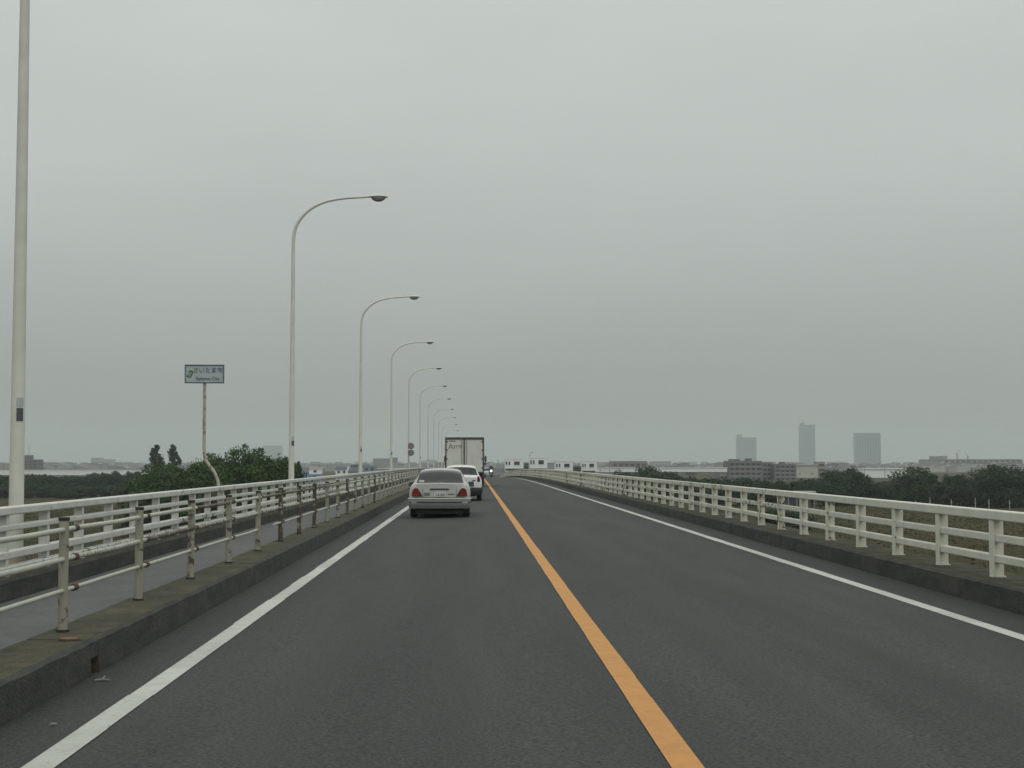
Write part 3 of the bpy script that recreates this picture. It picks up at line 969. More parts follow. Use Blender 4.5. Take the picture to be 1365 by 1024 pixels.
# --- white wagon ahead of it
wag = thing('estate_car', 'small white estate car with dark grey bumper half hidden behind the sedan', 'car', (-0.46, 59.8, zroad(-0.46, 60)))
keys = [(0.0, 0.42, 0.88, 0.74, 0.66, 0.95), (0.04, 0.36, 0.91, 0.80, 0.68, 0.985), (0.12, 0.30, 0.92, 0.825, 0.65, 1.06), (0.42, 0.26, 0.93, 0.835, 0.56, 1.35), (0.62, 0.24, 0.93, 0.84, 0.545, 1.40),
        (1.6, 0.22, 0.92, 0.84, 0.56, 1.435), (2.3, 0.22, 0.91, 0.84, 0.57, 1.38), (3.0, 0.22, 0.89, 0.835, 0.66, 0.95), (3.7, 0.24, 0.80, 0.81, 0.64, 0.84), (4.0, 0.28, 0.66, 0.76, 0.58, 0.70), (4.05, 0.34, 0.58, 0.70, 0.5, 0.6)]
car(wag, keys, [('rear_window', 0.10, 0.44, 'top'), ('side_window', 0.55, 1.1, 'side'), ('side_window', 1.18, 1.8, 'side'), ('side_window', 1.88, 2.6, 'side'), ('windscreen', 2.34, 2.95, 'top')], m_wpaint)
wheel_set(wag, (0.66, 3.2), 0.825, 0.30, 0.19)
for s_ in (-1, 1):
    pl = [(0.635, 0.78), (0.765, 0.78), (0.77, 0.86), (0.725, 0.99), (0.66, 0.99), (0.645, 0.9)]
    tl = MB().prism([(s_ * a, b) for a, b in pl], -0.012, 0.09).build('tail_light', m_red, wag, bevel=0.008)
    MB().prism([(s_ * a, b) for a, b in [(0.68, 0.79), (0.76, 0.79), (0.765, 0.86), (0.755, 0.9), (0.68, 0.9)]], -0.026, -0.021).build('reflector', m_bumpd, tl)
bd = MB()
for i in range(5): bd.box(0.44 + i * 0.028, 0.462 + i * 0.028, -0.012, 0.0, 0.80, 0.845)
bd.build('badge_lettering', m_bumpd, wag)
bumper(wag, 0.79, [(-0.05, 0.56), (0.055, 0.55), (0.075, 0.5), (0.06, 0.36), (0.02, 0.25), (-0.05, 0.25)], 0.5, 'bumper', m_bumpd)
p2 = MB().box(-0.165, 0.165, -0.085, -0.062, 0.37, 0.52).build('licence_plate', m_plate, wag, bevel=0.004)
MB().box(-0.60, 0.60, 0.2, 3.7, 0.2, 0.32).build('underbody', m_under, wag)
mirror(wag, 2.5, 0.86, 0.93, 1, 0.17, 0.12)
mirror(wag, 2.5, 0.86, 0.93, -1, 0.17, 0.12)
MB().tube([(-0.25, 0.30, 0.985), (0.08, 0.27, 1.05)], 0.01, 6).build('wiper', m_bumpd, wag)
for s_ in (-1, 1):
    MB().box(s_ * 0.60 - 0.11, s_ * 0.60 + 0.11, 3.99, 4.02, 0.58, 0.69).build('headlight', m_chrome, wag)

# --- box truck
trk = thing('box_truck', 'tall box truck with two beige rear doors in a dark frame', 'truck', (-0.48, 91.5, zroad(-0.48, 92)), math.radians(0.0))
hw = 1.185
MB().box(-hw + .01, hw - .01, 0.06, 6.2, 0.95, 3.04).build('cargo_box', m_box, trk)
fr = MB()
fr.box(-hw, hw, -0.03, 0.10, 2.93, 3.065).box(-hw, -hw + .075, -0.012, 0.10, 0.86, 2.945).box(hw - .085, hw, -0.012, 0.10, 0.86, 2.945).box(-hw + .075, hw - .085, -0.012, 0.10, 0.86, 0.95)
fr.build('rear_frame', m_frame, trk)
for a, b in ((-hw + .082, -0.075), (0.015, hw - .092)):
    dr = MB().box(a, b, 0.0, 0.05, 0.96, 2.935).build('rear_door', m_box, trk, bevel=0.01)
    for z in (1.15, 1.7, 2.25, 2.75):
        xx = a if a < 0 else b
        MB().box(xx - .06, xx + .06, -0.022, 0.0, z, z + .09).build('hinge', m_frame, dr)
    xx = b - .10 if a < 0 else a + .10
    MB().tube([(xx, -0.022, 1.0), (xx, -0.022, 2.9)], 0.016, 8).build('lock_bar', m_clad, dr)
MB().box(-0.068, 0.008, -0.006, 0.055, 0.96, 2.935).build('door_seal', m_frame, trk)
place('lettering', text_mesh('lettering', 'A', 0.44, m_olive, 0.003), trk, loc=(-0.85, -0.008, 2.50))
place('lettering', text_mesh('lettering', 'ETTE', 0.24, m_green, 0.003), trk, loc=(-0.42, -0.008, 2.475))
MB().box(-0.95, -0.55, -0.012, 0.0, 2.80, 2.86).build('placard', m_clad, trk)
MB().box(-0.42, 0.42, 0.2, 7.6, 0.55, 0.94).build('chassis', m_under, trk)
MB().box(-1.1, 1.1, 0.12, 0.24, 0.50, 0.64).build('rear_bumper', m_frame, trk)
for s_ in (-1, 1):
    MB().box(s_ * .95 - .16, s_ * .95 + .16, 0.08, 0.12, 0.66, 0.75).build('tail_light', m_red, trk)
    MB().box(s_ * .91 - .27, s_ * .91 + .27, 0.55, 0.57, 0.22, 0.86).build('mud_flap', m_under, trk)
wheel_set(trk, (1.5, 6.6), 1.17, 0.42, 0.30)
cabp = [(6.45, 0.55), (8.05, 0.55), (8.1, 1.25), (7.85, 2.25), (7.7, 2.4), (6.45, 2.4)]
cb = MB().prism(cabp, -1.02, 1.02, 'x').build('cab', m_cab, trk, bevel=0.05)
MB().quad((-0.92, 8.104, 1.32), (0.92, 8.104, 1.32), (0.86, 7.87, 2.22), (-0.86, 7.87, 2.22)).build('windscreen', m_glass, cb)
for s_ in (-1, 1):
    MB().quad((s_ * 1.025, 6.8, 1.35), (s_ * 1.025, 7.75, 1.35), (s_ * 1.025, 7.6, 2.1), (s_ * 1.025, 6.8, 2.1)).build('side_window', m_glass, cb)
    xo = 1.335
    mr = MB().box(s_ * xo - .07, s_ * xo + .07, 7.75, 7.82, 1.58, 1.94).build('side_mirror', m_frame, trk, bevel=0.02)
    MB().box(s_ * (xo - .02) - .06, s_ * (xo - .02) + .06, 7.75, 7.81, 1.36, 1.52).build('mirror_glass', m_frame, mr)
    MB().tube([(s_ * 1.0, 7.75, 1.3), (s_ * xo, 7.8, 1.45), (s_ * xo, 7.8, 2.0), (s_ * 1.0, 7.7, 2.15)], 0.014, 6).build('mirror_arm', m_frame, mr)

# --- oncoming pale blue car, half over the crest
keys_small = [(0.0, 0.36, 0.84, 0.72, 0.62, 0.90), (0.06, 0.28, 0.88, 0.80, 0.66, 0.95), (0.35, 0.24, 0.9, 0.82, 0.58, 1.38), (0.8, 0.22, 0.9, 0.83, 0.57, 1.47), (1.7, 0.22, 0.9, 0.83, 0.58, 1.48),
              (2.3, 0.22, 0.89, 0.82, 0.60, 1.40), (2.95, 0.24, 0.87, 0.81, 0.66, 0.95), (3.5, 0.26, 0.78, 0.79, 0.62, 0.82), (3.62, 0.34, 0.6, 0.70, 0.55, 0.62)]
GL = [('rear_window', 0.12, 0.38, 'top'), ('side_window', 0.5, 1.2, 'side'), ('side_window', 1.28, 2.4, 'side'), ('windscreen', 2.32, 2.9, 'top')]


def small_car(label, cat, loc, rz, paint, group=None):
    t = thing('hatchback_car', label, cat, loc, rz, group)
    car(t, keys_small, GL, paint)
    wheel_set(t, (0.6, 2.95), 0.81, 0.29, 0.18)
    for s_ in (-1, 1):
        MB().box(s_ * .58 - .1, s_ * .58 + .1, 3.53, 3.58, 0.58, 0.70).build('headlight', m_chrome, t)
        MB().box(s_ * .68 - .06, s_ * .68 + .06, -0.01, 0.06, 0.68, 0.86).build('tail_light', m_red, t)
        mirror(t, 2.45, 0.84, 0.92, s_, 0.15, 0.11, paint)
    MB().box(-0.17, 0.17, 3.60, 3.63, 0.42, 0.56).build('licence_plate', m_plate, t)
    MB().box(-0.62, 0.62, 3.585, 3.615, 0.62, 0.70).build('grille', m_bumpd, t)
    return t


small_car('pale blue oncoming car peeping out beside the truck over the crest', 'car', (2.35, 236.0, zroad(2.2, 234)), math.pi, m_bluepaint)
small_car('navy blue car parked on the grass below the parapet', 'car', (44.6, 214, GROUND_Z), math.radians(-82), m_navy)

# --- motorcycle and its rider
MY, MX = 203.0, 2.5
MZ = zroad(MX, MY)
mc = thing('motorcycle', 'oncoming motorcycle with its headlight lit', 'motorcycle', (MX, MY, MZ))
for y in (-0.66, 0.62):
    w_ = MB().lathe([(0.20, -0.05), (0.27, -0.055), (0.30, 0), (0.27, 0.055), (0.20, 0.05), (0.20, -0.05)], (0, y, 0.30), 'x', 18).build('wheel', m_tyre, mc, smooth=40)
    MB().lathe([(0, -0.03), (0.20, -0.03), (0.20, 0.03), (0, 0.03)], (0, y, 0.30), 'x', 16).build('rim', m_rim, w_)
MB().tube(rounded([(0, -0.45, 0.75), (0, -0.1, 0.72), (0, 0.3, 0.6), (0, 0.75, 0.72)], 4), [0.14] * 4 + [0.17] * 4 + [0.15] * 4 + [0.08], 10).build('body', m_darkpaint, mc, smooth=50)
MB().box(-0.13, 0.13, -0.05, 0.75, 0.74, 0.82).build('seat', m_under, mc, bevel=0.03)
MB().box(-0.16, 0.16, -0.25, 0.3, 0.28, 0.58).build('engine', m_clad, mc, bevel=0.03)
for s_ in (-1, 1):
    MB().tube([(s_ * 0.10, -0.66, 0.30), (s_ * 0.10, -0.46, 0.95)], 0.025, 8).build('fork', m_chrome, mc)
    MB().tube([(s_ * 0.34, -0.42, 1.05), (s_ * 0.38, -0.44, 1.2)], [0.01, 0.05], 8).build('side_mirror', m_bumpd, mc)
MB().tube([(-0.36, -0.30, 1.02), (-0.15, -0.45, 1.0), (0.15, -0.45, 1.0), (0.36, -0.30, 1.02)], 0.016, 8).build('handlebar', m_bumpd, mc)
MB().lathe([(0, -0.12), (0.075, -0.11), (0.105, -0.06), (0.09, 0.08), (0, 0.1)], (0, -0.60, 0.86), 'y', 16).build('headlight', m_beam, mc, smooth=60)
MB().prism([(-0.17, 0.92), (0.17, 0.92), (0.12, 1.2), (-0.12, 1.2)], -0.56, -0.545).build('windshield', m_glass, mc)

rd = thing('person', 'motorcycle rider in dark clothes and pale helmet', 'person', (MX, MY, MZ))
J = [(0, 0.25, 0.90), (0, 0.22, 1.12), (0, 0.16, 1.34), (0, 0.13, 1.46), (0, 0.09, 1.60),
     (-0.19, 0.16, 1.38), (-0.29, -0.02, 1.16), (-0.33, -0.28, 1.06), (0.19, 0.16, 1.38), (0.29, -0.02, 1.16), (0.33, -0.28, 1.06),
     (-0.12, 0.22, 0.86), (-0.22, -0.16, 0.76), (-0.20, 0.08, 0.36), (-0.22, -0.10, 0.30), (0.12, 0.22, 0.86), (0.22, -0.16, 0.76), (0.20, 0.08, 0.36), (0.22, -0.10, 0.30)]
E = [(0, 1), (1, 2), (2, 3), (3, 4), (2, 5), (5, 6), (6, 7), (2, 8), (8, 9), (9, 10), (0, 11), (11, 12), (12, 13), (13, 14), (0, 15), (15, 16), (16, 17), (17, 18)]
R_ = [0.15, 0.15, 0.17, 0.06, 0.07, 0.075, 0.055, 0.04, 0.075, 0.055, 0.04, 0.095, 0.075, 0.05, 0.045, 0.095, 0.075, 0.05, 0.045]
me = bpy.data.meshes.new('body'); me.from_pydata(J, E, [])
bo = bpy.data.objects.new('body', me); COL.objects.link(bo)
sk = bo.modifiers.new('skin', 'SKIN')
for i, r in enumerate(R_):
    me.skin_vertices[0].data[i].radius = (r, r)
me.skin_vertices[0].data[0].use_root = True
bo.modifiers.new('sub', 'SUBSURF').levels = 1
bo.modifiers['sub'].render_levels = 2
dg = bpy.context.evaluated_depsgraph_get(); dg.update()
me2 = bpy.data.meshes.new_from_object(bo.evaluated_get(dg)); bpy.data.objects.remove(bo)
me2.materials.clear(); me2.materials.append(m_jacket)
bo = place('body', me2, rd)
hl = MB().lathe([(0, -0.15), (0.07, -0.14), (0.115, -0.08), (0.135, 0.0), (0.125, 0.07), (0.08, 0.13), (0, 0.15)], (0, 0.07, 1.66), 'z', 16).build('helmet', m_helmet, rd, smooth=60)
MB().box(-0.10, 0.10, -0.078, -0.04, 1.61, 1.69).build('visor', m_glass, hl, bevel=0.02)
for s_ in (-1, 1):
    g = MB().box(s_ * .34 - .045, s_ * .34 + .045, -0.335, -0.29, 1.03, 1.08)
    for i in range(4): g.tube([(s_ * .34 - .036 + i * .024, -0.335, 1.06), (s_ * .34 - .036 + i * .024, -0.365, 1.03), (s_ * .34 - .036 + i * .024, -0.345, 1.0)], 0.011, 6)
    g.build('glove', m_under, rd)

# ------------------------------------------------------------------ small things on the deck
o = MB().prism([(-0.07, -0.02), (-0.02, -0.05), (0.06, -0.035), (0.085, 0.01), (0.02, 0.045), (-0.05, 0.03)], 0, 0.018, 'z').build('plastic_scrap', m_scrap, bevel=0.004, loc=(-3.03, 11.42, 0.196))
o.rotation_euler = (0.05, 0.03, 0.4)
tag(o, 'flat orange plastic scrap lying on the kerb near a fence post', 'debris')
o = MB().tube([(-0.06, 0, 0.008), (-0.01, 0.015, 0.012), (0.05, -0.01, 0.01)], 0.008, 6).tube([(-0.01, 0.01, 0.012), (0.0, 0.06, 0.03)], 0.006, 6).build('litter_scrap', m_litter, loc=(-2.70, 11.15, zroad(-2.7, 11) + 0.003))
tag(o, 'tiny pale twig-like litter on the road below the drain hole', 'litter')
o = MB().prism([(-0.02, -0.01), (0.015, -0.018), (0.02, 0.01), (-0.01, 0.018)], 0, 0.012, 'z').build('litter_scrap', m_litter, loc=(-2.55, 9.3, zroad(-2.55, 9.3) + 0.003))
tag(o, 'small pale chip on the asphalt shoulder between kerb and white line', 'litter')


# ------------------------------------------------------------------ trees
def crown_mesh(seed, kind, H, W_, n_clump, per, leaf):
    g = np.random.default_rng(seed)
    if kind == 'round':
        u = g.normal(size=(n_clump, 3)); u /= np.linalg.norm(u, axis=1)[:, None]
        rr = g.uniform(0.2, 1.0, n_clump) ** 0.6
        c = u * rr[:, None]
        c[:, 2] = c[:, 2] * 0.5 + 0.5
        ctr = np.stack([c[:, 0] * W_ * 0.42, c[:, 1] * W_ * 0.42, H * (0.04 + 0.84 * c[:, 2])], 1)
        pinch = np.where(ctr[:, 2] < H * 0.2, 0.95, 1.0); ctr[:, :2] *= pinch[:, None]
        cr = g.uniform(0.12, 0.20, n_clump) * W_
        flat = 0.75
    elif kind == 'poplar':
        t = (np.arange(n_clump) + g.uniform(0, 1, n_clump)) / n_clump
        prof = np.sin(np.pi * (0.12 + 0.84 * t)) ** 0.7 * (1.0 - 0.35 * t) * g.uniform(0.55, 1.15, n_clump)
        a = g.uniform(0, 2 * np.pi, n_clump); rr = np.sqrt(g.uniform(0.1, 1, n_clump)) * prof * W_ * 0.45
        ctr = np.stack([rr * np.cos(a), rr * np.sin(a), H * (0.16 + 0.8 * t)], 1)
        cr = g.uniform(0.10, 0.2, n_clump) * W_ * (0.45 + prof * 0.7); flat = 1.2
    else:   # willow: rounded lower mass and drooping plumes at the top
        u = g.normal(size=(n_clump, 3)); u /= np.linalg.norm(u, axis=1)[:, None]
        c = u * (g.uniform(0.3, 1.0, n_clump) ** 0.6)[:, None]; c[:, 2] = c[:, 2] * 0.5 + 0.5
        ctr = np.stack([c[:, 0] * W_ * 0.44, c[:, 1] * W_ * 0.44, H * (0.04 + 0.84 * c[:, 2])], 1)
        cr = g.uniform(0.12, 0.19, n_clump) * W_; flat = 1.0
    tone_c = g.uniform(0.0, 1.0, n_clump)
    ci = np.repeat(np.arange(n_clump), per)
    n = len(ci)
    d = g.normal(size=(n, 3)); d /= np.linalg.norm(d, axis=1)[:, None]
    pos = ctr[ci] + d * (cr[ci] * g.uniform(0.3, 1.1, n) ** 0.7)[:, None] * np.array([1, 1, flat])
    nor = d + g.normal(size=(n, 3)) * 0.6; nor /= np.linalg.norm(nor, axis=1)[:, None]
    up = g.normal(size=(n, 3))
    if kind == 'willow': up = up * 0.45 + np.array([0, 0, -1.0])
    tone = np.clip(tone_c[ci] * 0.6 + g.uniform(0, 0.4, n), 0, 1)
    ln = leaf * g.uniform(0.6, 1.4, n)
    if kind == 'willow':
        # arching plumes
        P_, N_, U_, T_, L_ = [pos], [nor], [up], [tone], [ln]
        for k in range(40):
            b = ctr[g.integers(n_clump)] * np.array([0.8, 0.8, 1]); b[2] = max(b[2], H * 0.62)
            a = g.uniform(0, 2 * np.pi); L = g.uniform(0.10, 0.24) * H
            for s in np.linspace(0, 1, 22):
                p = b + np.array([np.cos(a) * L * 0.55 * s, np.sin(a) * L * 0.55 * s, L * (1.5 * s - 1.1 * s * s)])
                for _ in range(3):
                    P_.append((p + g.normal(size=3) * 0.13)[None]); N_.append(g.normal(size=(1, 3))); U_.append(np.array([[0.3 * np.cos(a), 0.3 * np.sin(a), -1.0]]) + g.normal(size=(1, 3)) * 0.3)
                    T_.append(np.array([g.uniform(0.2, 0.9)])); L_.append(np.array([leaf * g.uniform(0.7, 1.3)]))
        pos, nor, up, tone, ln = np.concatenate(P_), np.concatenate(N_), np.concatenate(U_), np.concatenate(T_), np.concatenate(L_)
        nor /= np.linalg.norm(nor, axis=1)[:, None]
        n = len(pos)
    side = np.cross(nor, up); side /= (np.linalg.norm(side, axis=1)[:, None] + 1e-9)
    fwd = np.cross(side, nor)
    wd = ln * (0.28 if kind == 'willow' else 0.5)
    V = np.empty((n, 4, 3))
    V[:, 0] = pos - fwd * ln[:, None] * 0.5
    V[:, 1] = pos + side * wd[:, None]
    V[:, 2] = pos + fwd * ln[:, None] * 0.5
    V[:, 3] = pos - side * wd[:, None]
    me = bpy.data.meshes.new('crown')
    me.vertices.add(n * 4); me.vertices.foreach_set('co', V.reshape(-1))
    me.loops.add(n * 4); me.loops.foreach_set('vertex_index', np.arange(n * 4, dtype=np.int32))
    me.polygons.add(n); me.polygons.foreach_set('loop_start', np.arange(0, n * 4, 4, dtype=np.int32))
    me.polygons.foreach_set('loop_total', np.full(n, 4, dtype=np.int32))
    me.update(calc_edges=True)
    at = me.attributes.new('tone', 'FLOAT', 'POINT'); at.data.foreach_set('value', np.repeat(tone, 4).astype(np.float32))
    return me, ctr


def trunk_mesh(seed, H, ctr, kind):
    r = random.Random(seed)
    mb = MB()
    top = H * (0.9 if kind == 'poplar' else 0.55)
    mb.tube([(0, 0, -0.2), (r.uniform(-.1, .1), r.uniform(-.1, .1), top * 0.4), (r.uniform(-.2, .2), r.uniform(-.2, .2), top)], [H * 0.026, H * 0.018, H * 0.006], 8)
    for k in range(6):
        c = ctr[r.randrange(len(ctr))]
        b = (0, 0, min(c[2] * 0.55, top * 0.8))
        mid = ((b[0] + c[0]) * 0.45, (b[1] + c[1]) * 0.45, (b[2] + c[2]) * 0.52)
        mb.tube([b, mid, tuple(c)], [H * 0.011, H * 0.008, H * 0.003], 6)
    return mb.mesh('trunk', m_bark, 50)


LIB = {}


def tree_kind(key, kind, seed, H, W_, ncl, per, leaf, mat):
    me, ctr = crown_mesh(seed, kind, H, W_, ncl, per, leaf)
    me.materials.append(mat)
    LIB[key] = (me, trunk_mesh(seed, H, ctr, kind), H, W_)


tree_kind('round0', 'round', 11, 9, 9, 59, 150, 0.34, m_leaf_far)
tree_kind('round1', 'round', 12, 9, 10, 70, 150, 0.34, m_leaf_far)
tree_kind('round2', 'round', 13, 9, 8, 52, 156, 0.34, m_leaf_far)
tree_kind('bush0', 'round', 14, 5, 7, 44, 150, 0.34, m_leaf_far)
tree_kind('bush1', 'round', 15, 5, 6, 39, 150, 0.34, m_leaf_far)
tree_kind('willow0', 'willow', 21, 11, 7.5, 69,  280, 0.30, m_leaf_mid)
tree_kind('willow1', 'willow', 22, 11, 6.5, 59,  280, 0.30, m_leaf_mid)
tree_kind('willow2', 'willow', 23, 11, 8.0, 73,  280, 0.30, m_leaf_mid)
tree_kind('poplar0', 'poplar', 31, 15, 5.4, 56, 60, 0.45, m_leaf_pop)
tree_kind('poplar1', 'poplar', 32, 15, 5.6, 56, 60, 0.45, m_leaf_pop)


def tree(key, x, y, h, w, label, group=None, name='tree', cat='tree'):
    me, tr, H, W_ = LIB[key]
    t = thing(name, label, cat, (x, y, GROUND_Z), rnd.uniform(0, 6.28), group)
    sx, sz = w / W_, h / H
    for nm, mm in (('trunk', tr), ('crown', me)):
        o = place(nm, mm, t); o.scale = (sx, sx, sz)
    return t


g_l = 'dark trees in the row across the far side of the river field'
lab_l = 'dark green tree in the low hazy row in front of the long white viaduct'
for i in range(34):
    x = -152 + i * 1.85 + rnd.uniform(-.8, .8)
    y = 455 + rnd.uniform(-14, 14)
    h = 5.9 + rnd.uniform(-.6, .9)
    if -114 < x < -102: h += 0.9
    tree(rnd.choice(('bush0', 'bush1', 'round2')), x, y, h, rnd.uniform(5.5, 8), lab_l, g_l)
for i in range(26):
    x = -135 + i * 2.0 + rnd.uniform(-.8, .8)
    tree(rnd.choice(('bush0', 'bush1')), x, 405 + rnd.uniform(-12, 12), 3.4 + rnd.uniform(-.4, .7), rnd.uniform(5, 7), lab_l, g_l)
tree('poplar0', -92.2, 440, 14.9, 6.6, 'tall narrow poplar, thinner of two, with gaps in its crown', 'pair of tall poplars', 'poplar_tree')
tree('poplar1', -87.6, 442, 15.0, 6.2, 'tall narrow poplar, fuller of two, standing beside the green clump', 'pair of tall poplars', 'poplar_tree')
g_w = 'bright green clump of trees below the bridge'
WL = [(-45.5, 214, 8.2, 7.0, 'willow0', 'bushy green tree at the dark end of the clump below the poplars'),
      (-41.8, 206, 9.0, 7.0, 'willow2', 'rounded green tree in the clump between poplars and sign post'),
      (-38.4, 200, 9.6, 6.5, 'willow1', 'upright green tree just outside the bent sign post'),
      (-37.0, 212, 11.2, 6.0, 'willow0', 'green tree rising behind the bent sign post'),
      (-33.4, 200, 10.9, 6.6, 'willow1', 'tallest plumed green tree of the clump inside the bent sign post'),
      (-30.2, 193, 11.0, 7.0, 'willow2', 'broad plumed green tree in the middle of the clump'),
      (-27.7, 196, 11.8, 6.0, 'willow0', 'plumed green tree below the hazy slab block'),
      (-25.0, 196, 11.0, 6.0, 'willow1', 'lower green tree stepping down from the clump to the lamp'),
      (-35.5, 190, 7.4, 8.0, 'willow2', 'low leafy tree filling the front of the green clump'),
      (-30.8, 186, 7.2, 8.0, 'willow0', 'low leafy tree at the foot of the tallest plumed trees'),
      (-41.0, 193, 6.6, 7.0, 'willow1', 'low leafy tree at the foot of the clump by the poplars'),
      (-26.0, 188, 6.6, 6.0, 'willow2', 'low shrubby tree at the foot of the clump near the lamp'),
      (-22.9, 205, 7.0, 5.0, 'willow1', 'small shrubby tree just short of the first complete lamp')]
for (x, y, h, w, k, lab) in WL: tree(k, x, y, h * 1.1, w * 1.25, lab, g_w)
tree('poplar0', -34.6, 300, 9.9, 2.6, 'small thin tree whose top shows just beyond the first complete lamp')
for i, x in enumerate((-37, -33, -30)):
    tree('bush1', x, 300 + i * 6, 6.6 - i * 0.3, 6, 'dark bush between the first complete lamp and the blue buildings', 'dark bushes before the blue buildings')

# other bank
for (x, y, h, w, k, lab) in [
        (46.0, 400, 9.0, 13, 'round1', 'large dome shaped tree, highest of the mound before the long viaduct'),
        (40.6, 408, 7.6, 9, 'round0', 'lower tree on the gate house side of the mound'),
        (51.6, 395, 7.4, 10, 'round2', 'lower tree on the apartment side of the mound'),
        (37.0, 412, 5.0, 6, 'bush0', 'shrub tailing off the mound towards the gate houses'),
        (79.0, 330, 8.4, 10, 'round1', 'rounded dark tree beneath the tower with vertical stripes'),
        (84.6, 332, 8.8, 9, 'round0', 'round headed dark tree just past the striped tower'),
        (97.6, 330, 8.9, 13, 'round2', 'broad dome of a dark tree in front of the long pale hall'),
        (110.0, 312, 9.6, 13, 'round1', 'tallest dark tree cut by the picture edge beyond the parapet'),
        (118.0, 316, 9.4, 12, 'round0', 'dark tree at the picture edge beyond the tallest one'),
        (104.6, 322, 7.4, 7, 'bush0', 'small dark tree between the broad dome and the tallest tree')]:
    tree(k, x, y, h, w, lab)
g_r = 'dark trees along the edge of the field beyond the parapet'
lab_r = 'dark green tree in the low continuous row edging the field'
for i in range(40):
    x = 55 + i * 1.9 + rnd.uniform(-.7, .7)
    base = 5.6 if x < 78 else 5.5
    tree(rnd.choice(('bush0', 'bush1', 'round2')), x, 332 + rnd.uniform(-8, 8) - (x - 55) * 0.12, base + rnd.uniform(-.5, .6), rnd.uniform(5, 7.5), lab_r, g_r)
for i in range(16):
    x = 46 + i * 1.7
    tree(rnd.choice(('bush0', 'bush1')), x, 372 + rnd.uniform(-6, 6), 5.9 + rnd.uniform(-.4, .5), rnd.uniform(5, 7), 'dark low tree in front of the apartment block terraces', 'dark low trees before the apartment block')

# field stakes
for i in range(9):
    o = MB().box(-0.05, 0.05, -0.05, 0.05, 0, rnd.uniform(1.4, 2.2)).box(-0.2, 0.2, -0.03, 0.03, 1.1, 1.2).build('marker_stake', m_stake, loc=(88 + i * 3.6 + rnd.uniform(-.8, .8), 312 - i * 1.5, GROUND_Z))
    tag(o, 'thin pale stake at the field edge in front of the dark trees', 'stake', 'pale stakes along the field edge')
sh = thing('shelter', 'long beige flat shelter roof showing just above the parapet rail', 'shelter', (65.6, 300, GROUND_Z))
MB().box(-2.9, 2.9, -1.8, 1.8, 3.3, 3.7).build('roof', m_beige, sh, bevel=0.04)
MB().box(-2.5, 2.5, 1.3, 1.5, 0, 3.3).build('dark_backing', m_dgrey_b, sh)  # dark sheet added so the open space under the roof reads dark
for xx in (-2.6, -0.9, 0.9, 2.6): MB().box(xx - .08, xx + .08, -1.5, -1.34, 0, 3.3).build('post', m_grey_b, sh)
for (x, y, w, h, lab) in ((39.5, 196, 5.0, 3.6, 'dark round bush behind the parapet above the parked car'), (44.8, 205, 4.2, 3.2, 'dark bush just past the parked car below the parapet')):
    tree('bush0', x, y, h, w, lab, None, 'bush', 'bush')

# grass tufts in the river field
g = np.random.default_rng(5)
n = 70000
gx = np.where(g.uniform(size=n) < 0.5, g.uniform(14, 90, n), g.uniform(-90, -16, n))
gy = g.uniform(70, 330, n)
keep = np.abs(gx) < gy * 0.42 + 6
gx, gy = gx[keep], gy[keep]
n = len(gx)
a = g.uniform(0, math.pi, n); hh = g.uniform(0.04, 0.15, n); ww = g.uniform(0.08, 0.25, n)
V = np.empty((n, 3, 3))
V[:, 0] = np.stack([gx - np.cos(a) * ww, gy - np.sin(a) * ww, np.full(n, GROUND_Z)], 1)
V[:, 1] = np.stack([gx + np.cos(a) * ww, gy + np.sin(a) * ww, np.full(n, GROUND_Z)], 1)
V[:, 2] = np.stack([gx + g.normal(size=n) * 0.3, gy + g.normal(size=n) * 0.3, GROUND_Z + hh], 1)
me = bpy.data.meshes.new('grass')
me.from_pydata(V.reshape(-1, 3).tolist(), [], np.arange(n * 3).reshape(-1, 3).tolist())
me.materials.append(m_grass)
o = place('grass', me, kind='stuff'); o['label'] = 'rough brown and green grass of the river field'

# ------------------------------------------------------------------ far buildings
GZ = GROUND_Z


def block(label, x0, x1, y, ztop, wall, depth=14, cap=None, slabs=0, cols=0, slab_m=None, win_m=None, name='apartment_building', cat='building', windows=None, roof=0.5):
    """wall with proud floor slabs and columns over dark glazing; all parts stand on the ground."""
    w = x1 - x0; h = ztop - GZ
    t = thing(name, label, cat, ((x0 + x1) / 2, y, GZ))
    glz = slabs or cols
    MB().box(-w / 2, w / 2, 0, depth, 0, h).build('wall', (win_m or m_win) if glz else wall, t)
    if slabs:
        mb = MB(); fh = h / slabs
        for i in range(slabs + 1):
            z = i * fh
            mb.box(-w / 2 - 0.2, w / 2 + 0.2, -0.6, depth + 0.2, max(0, z - fh * 0.28), min(h + 0.05, z + fh * 0.24))
        o = mb.build('floor_slab', slab_m or wall, t, kind='stuff')
    if cols:
        mb = MB()
        for i in range(cols + 1):
            xx = -w / 2 + w * i / cols
            mb.box(xx - w / cols * 0.2, xx + w / cols * 0.2, -0.45, depth, 0, h - 0.1)
        mb.build('column', wall, t, kind='stuff')
    MB().box(-w / 2 - roof * .4, w / 2 + roof * .4, -roof * 1.4, depth + roof * .4, h + 0.06, h + 0.06 + roof).build('roof', slab_m or wall, t)
    if cap:
        for (c0, c1, cz) in cap:
            MB().box(c0 - (x0 + x1) / 2, c1 - (x0 + x1) / 2, 1, depth * 0.6, h + roof + 0.06, cz - GZ).build('rooftop_unit', wall, t)
    if windows:
        for (u0, u1, z0, z1) in windows:
            f = MB().box(u0 - w / 2, u1 - w / 2, -0.06, -0.002, z0, z1).build('window', m_win, t)
    return t


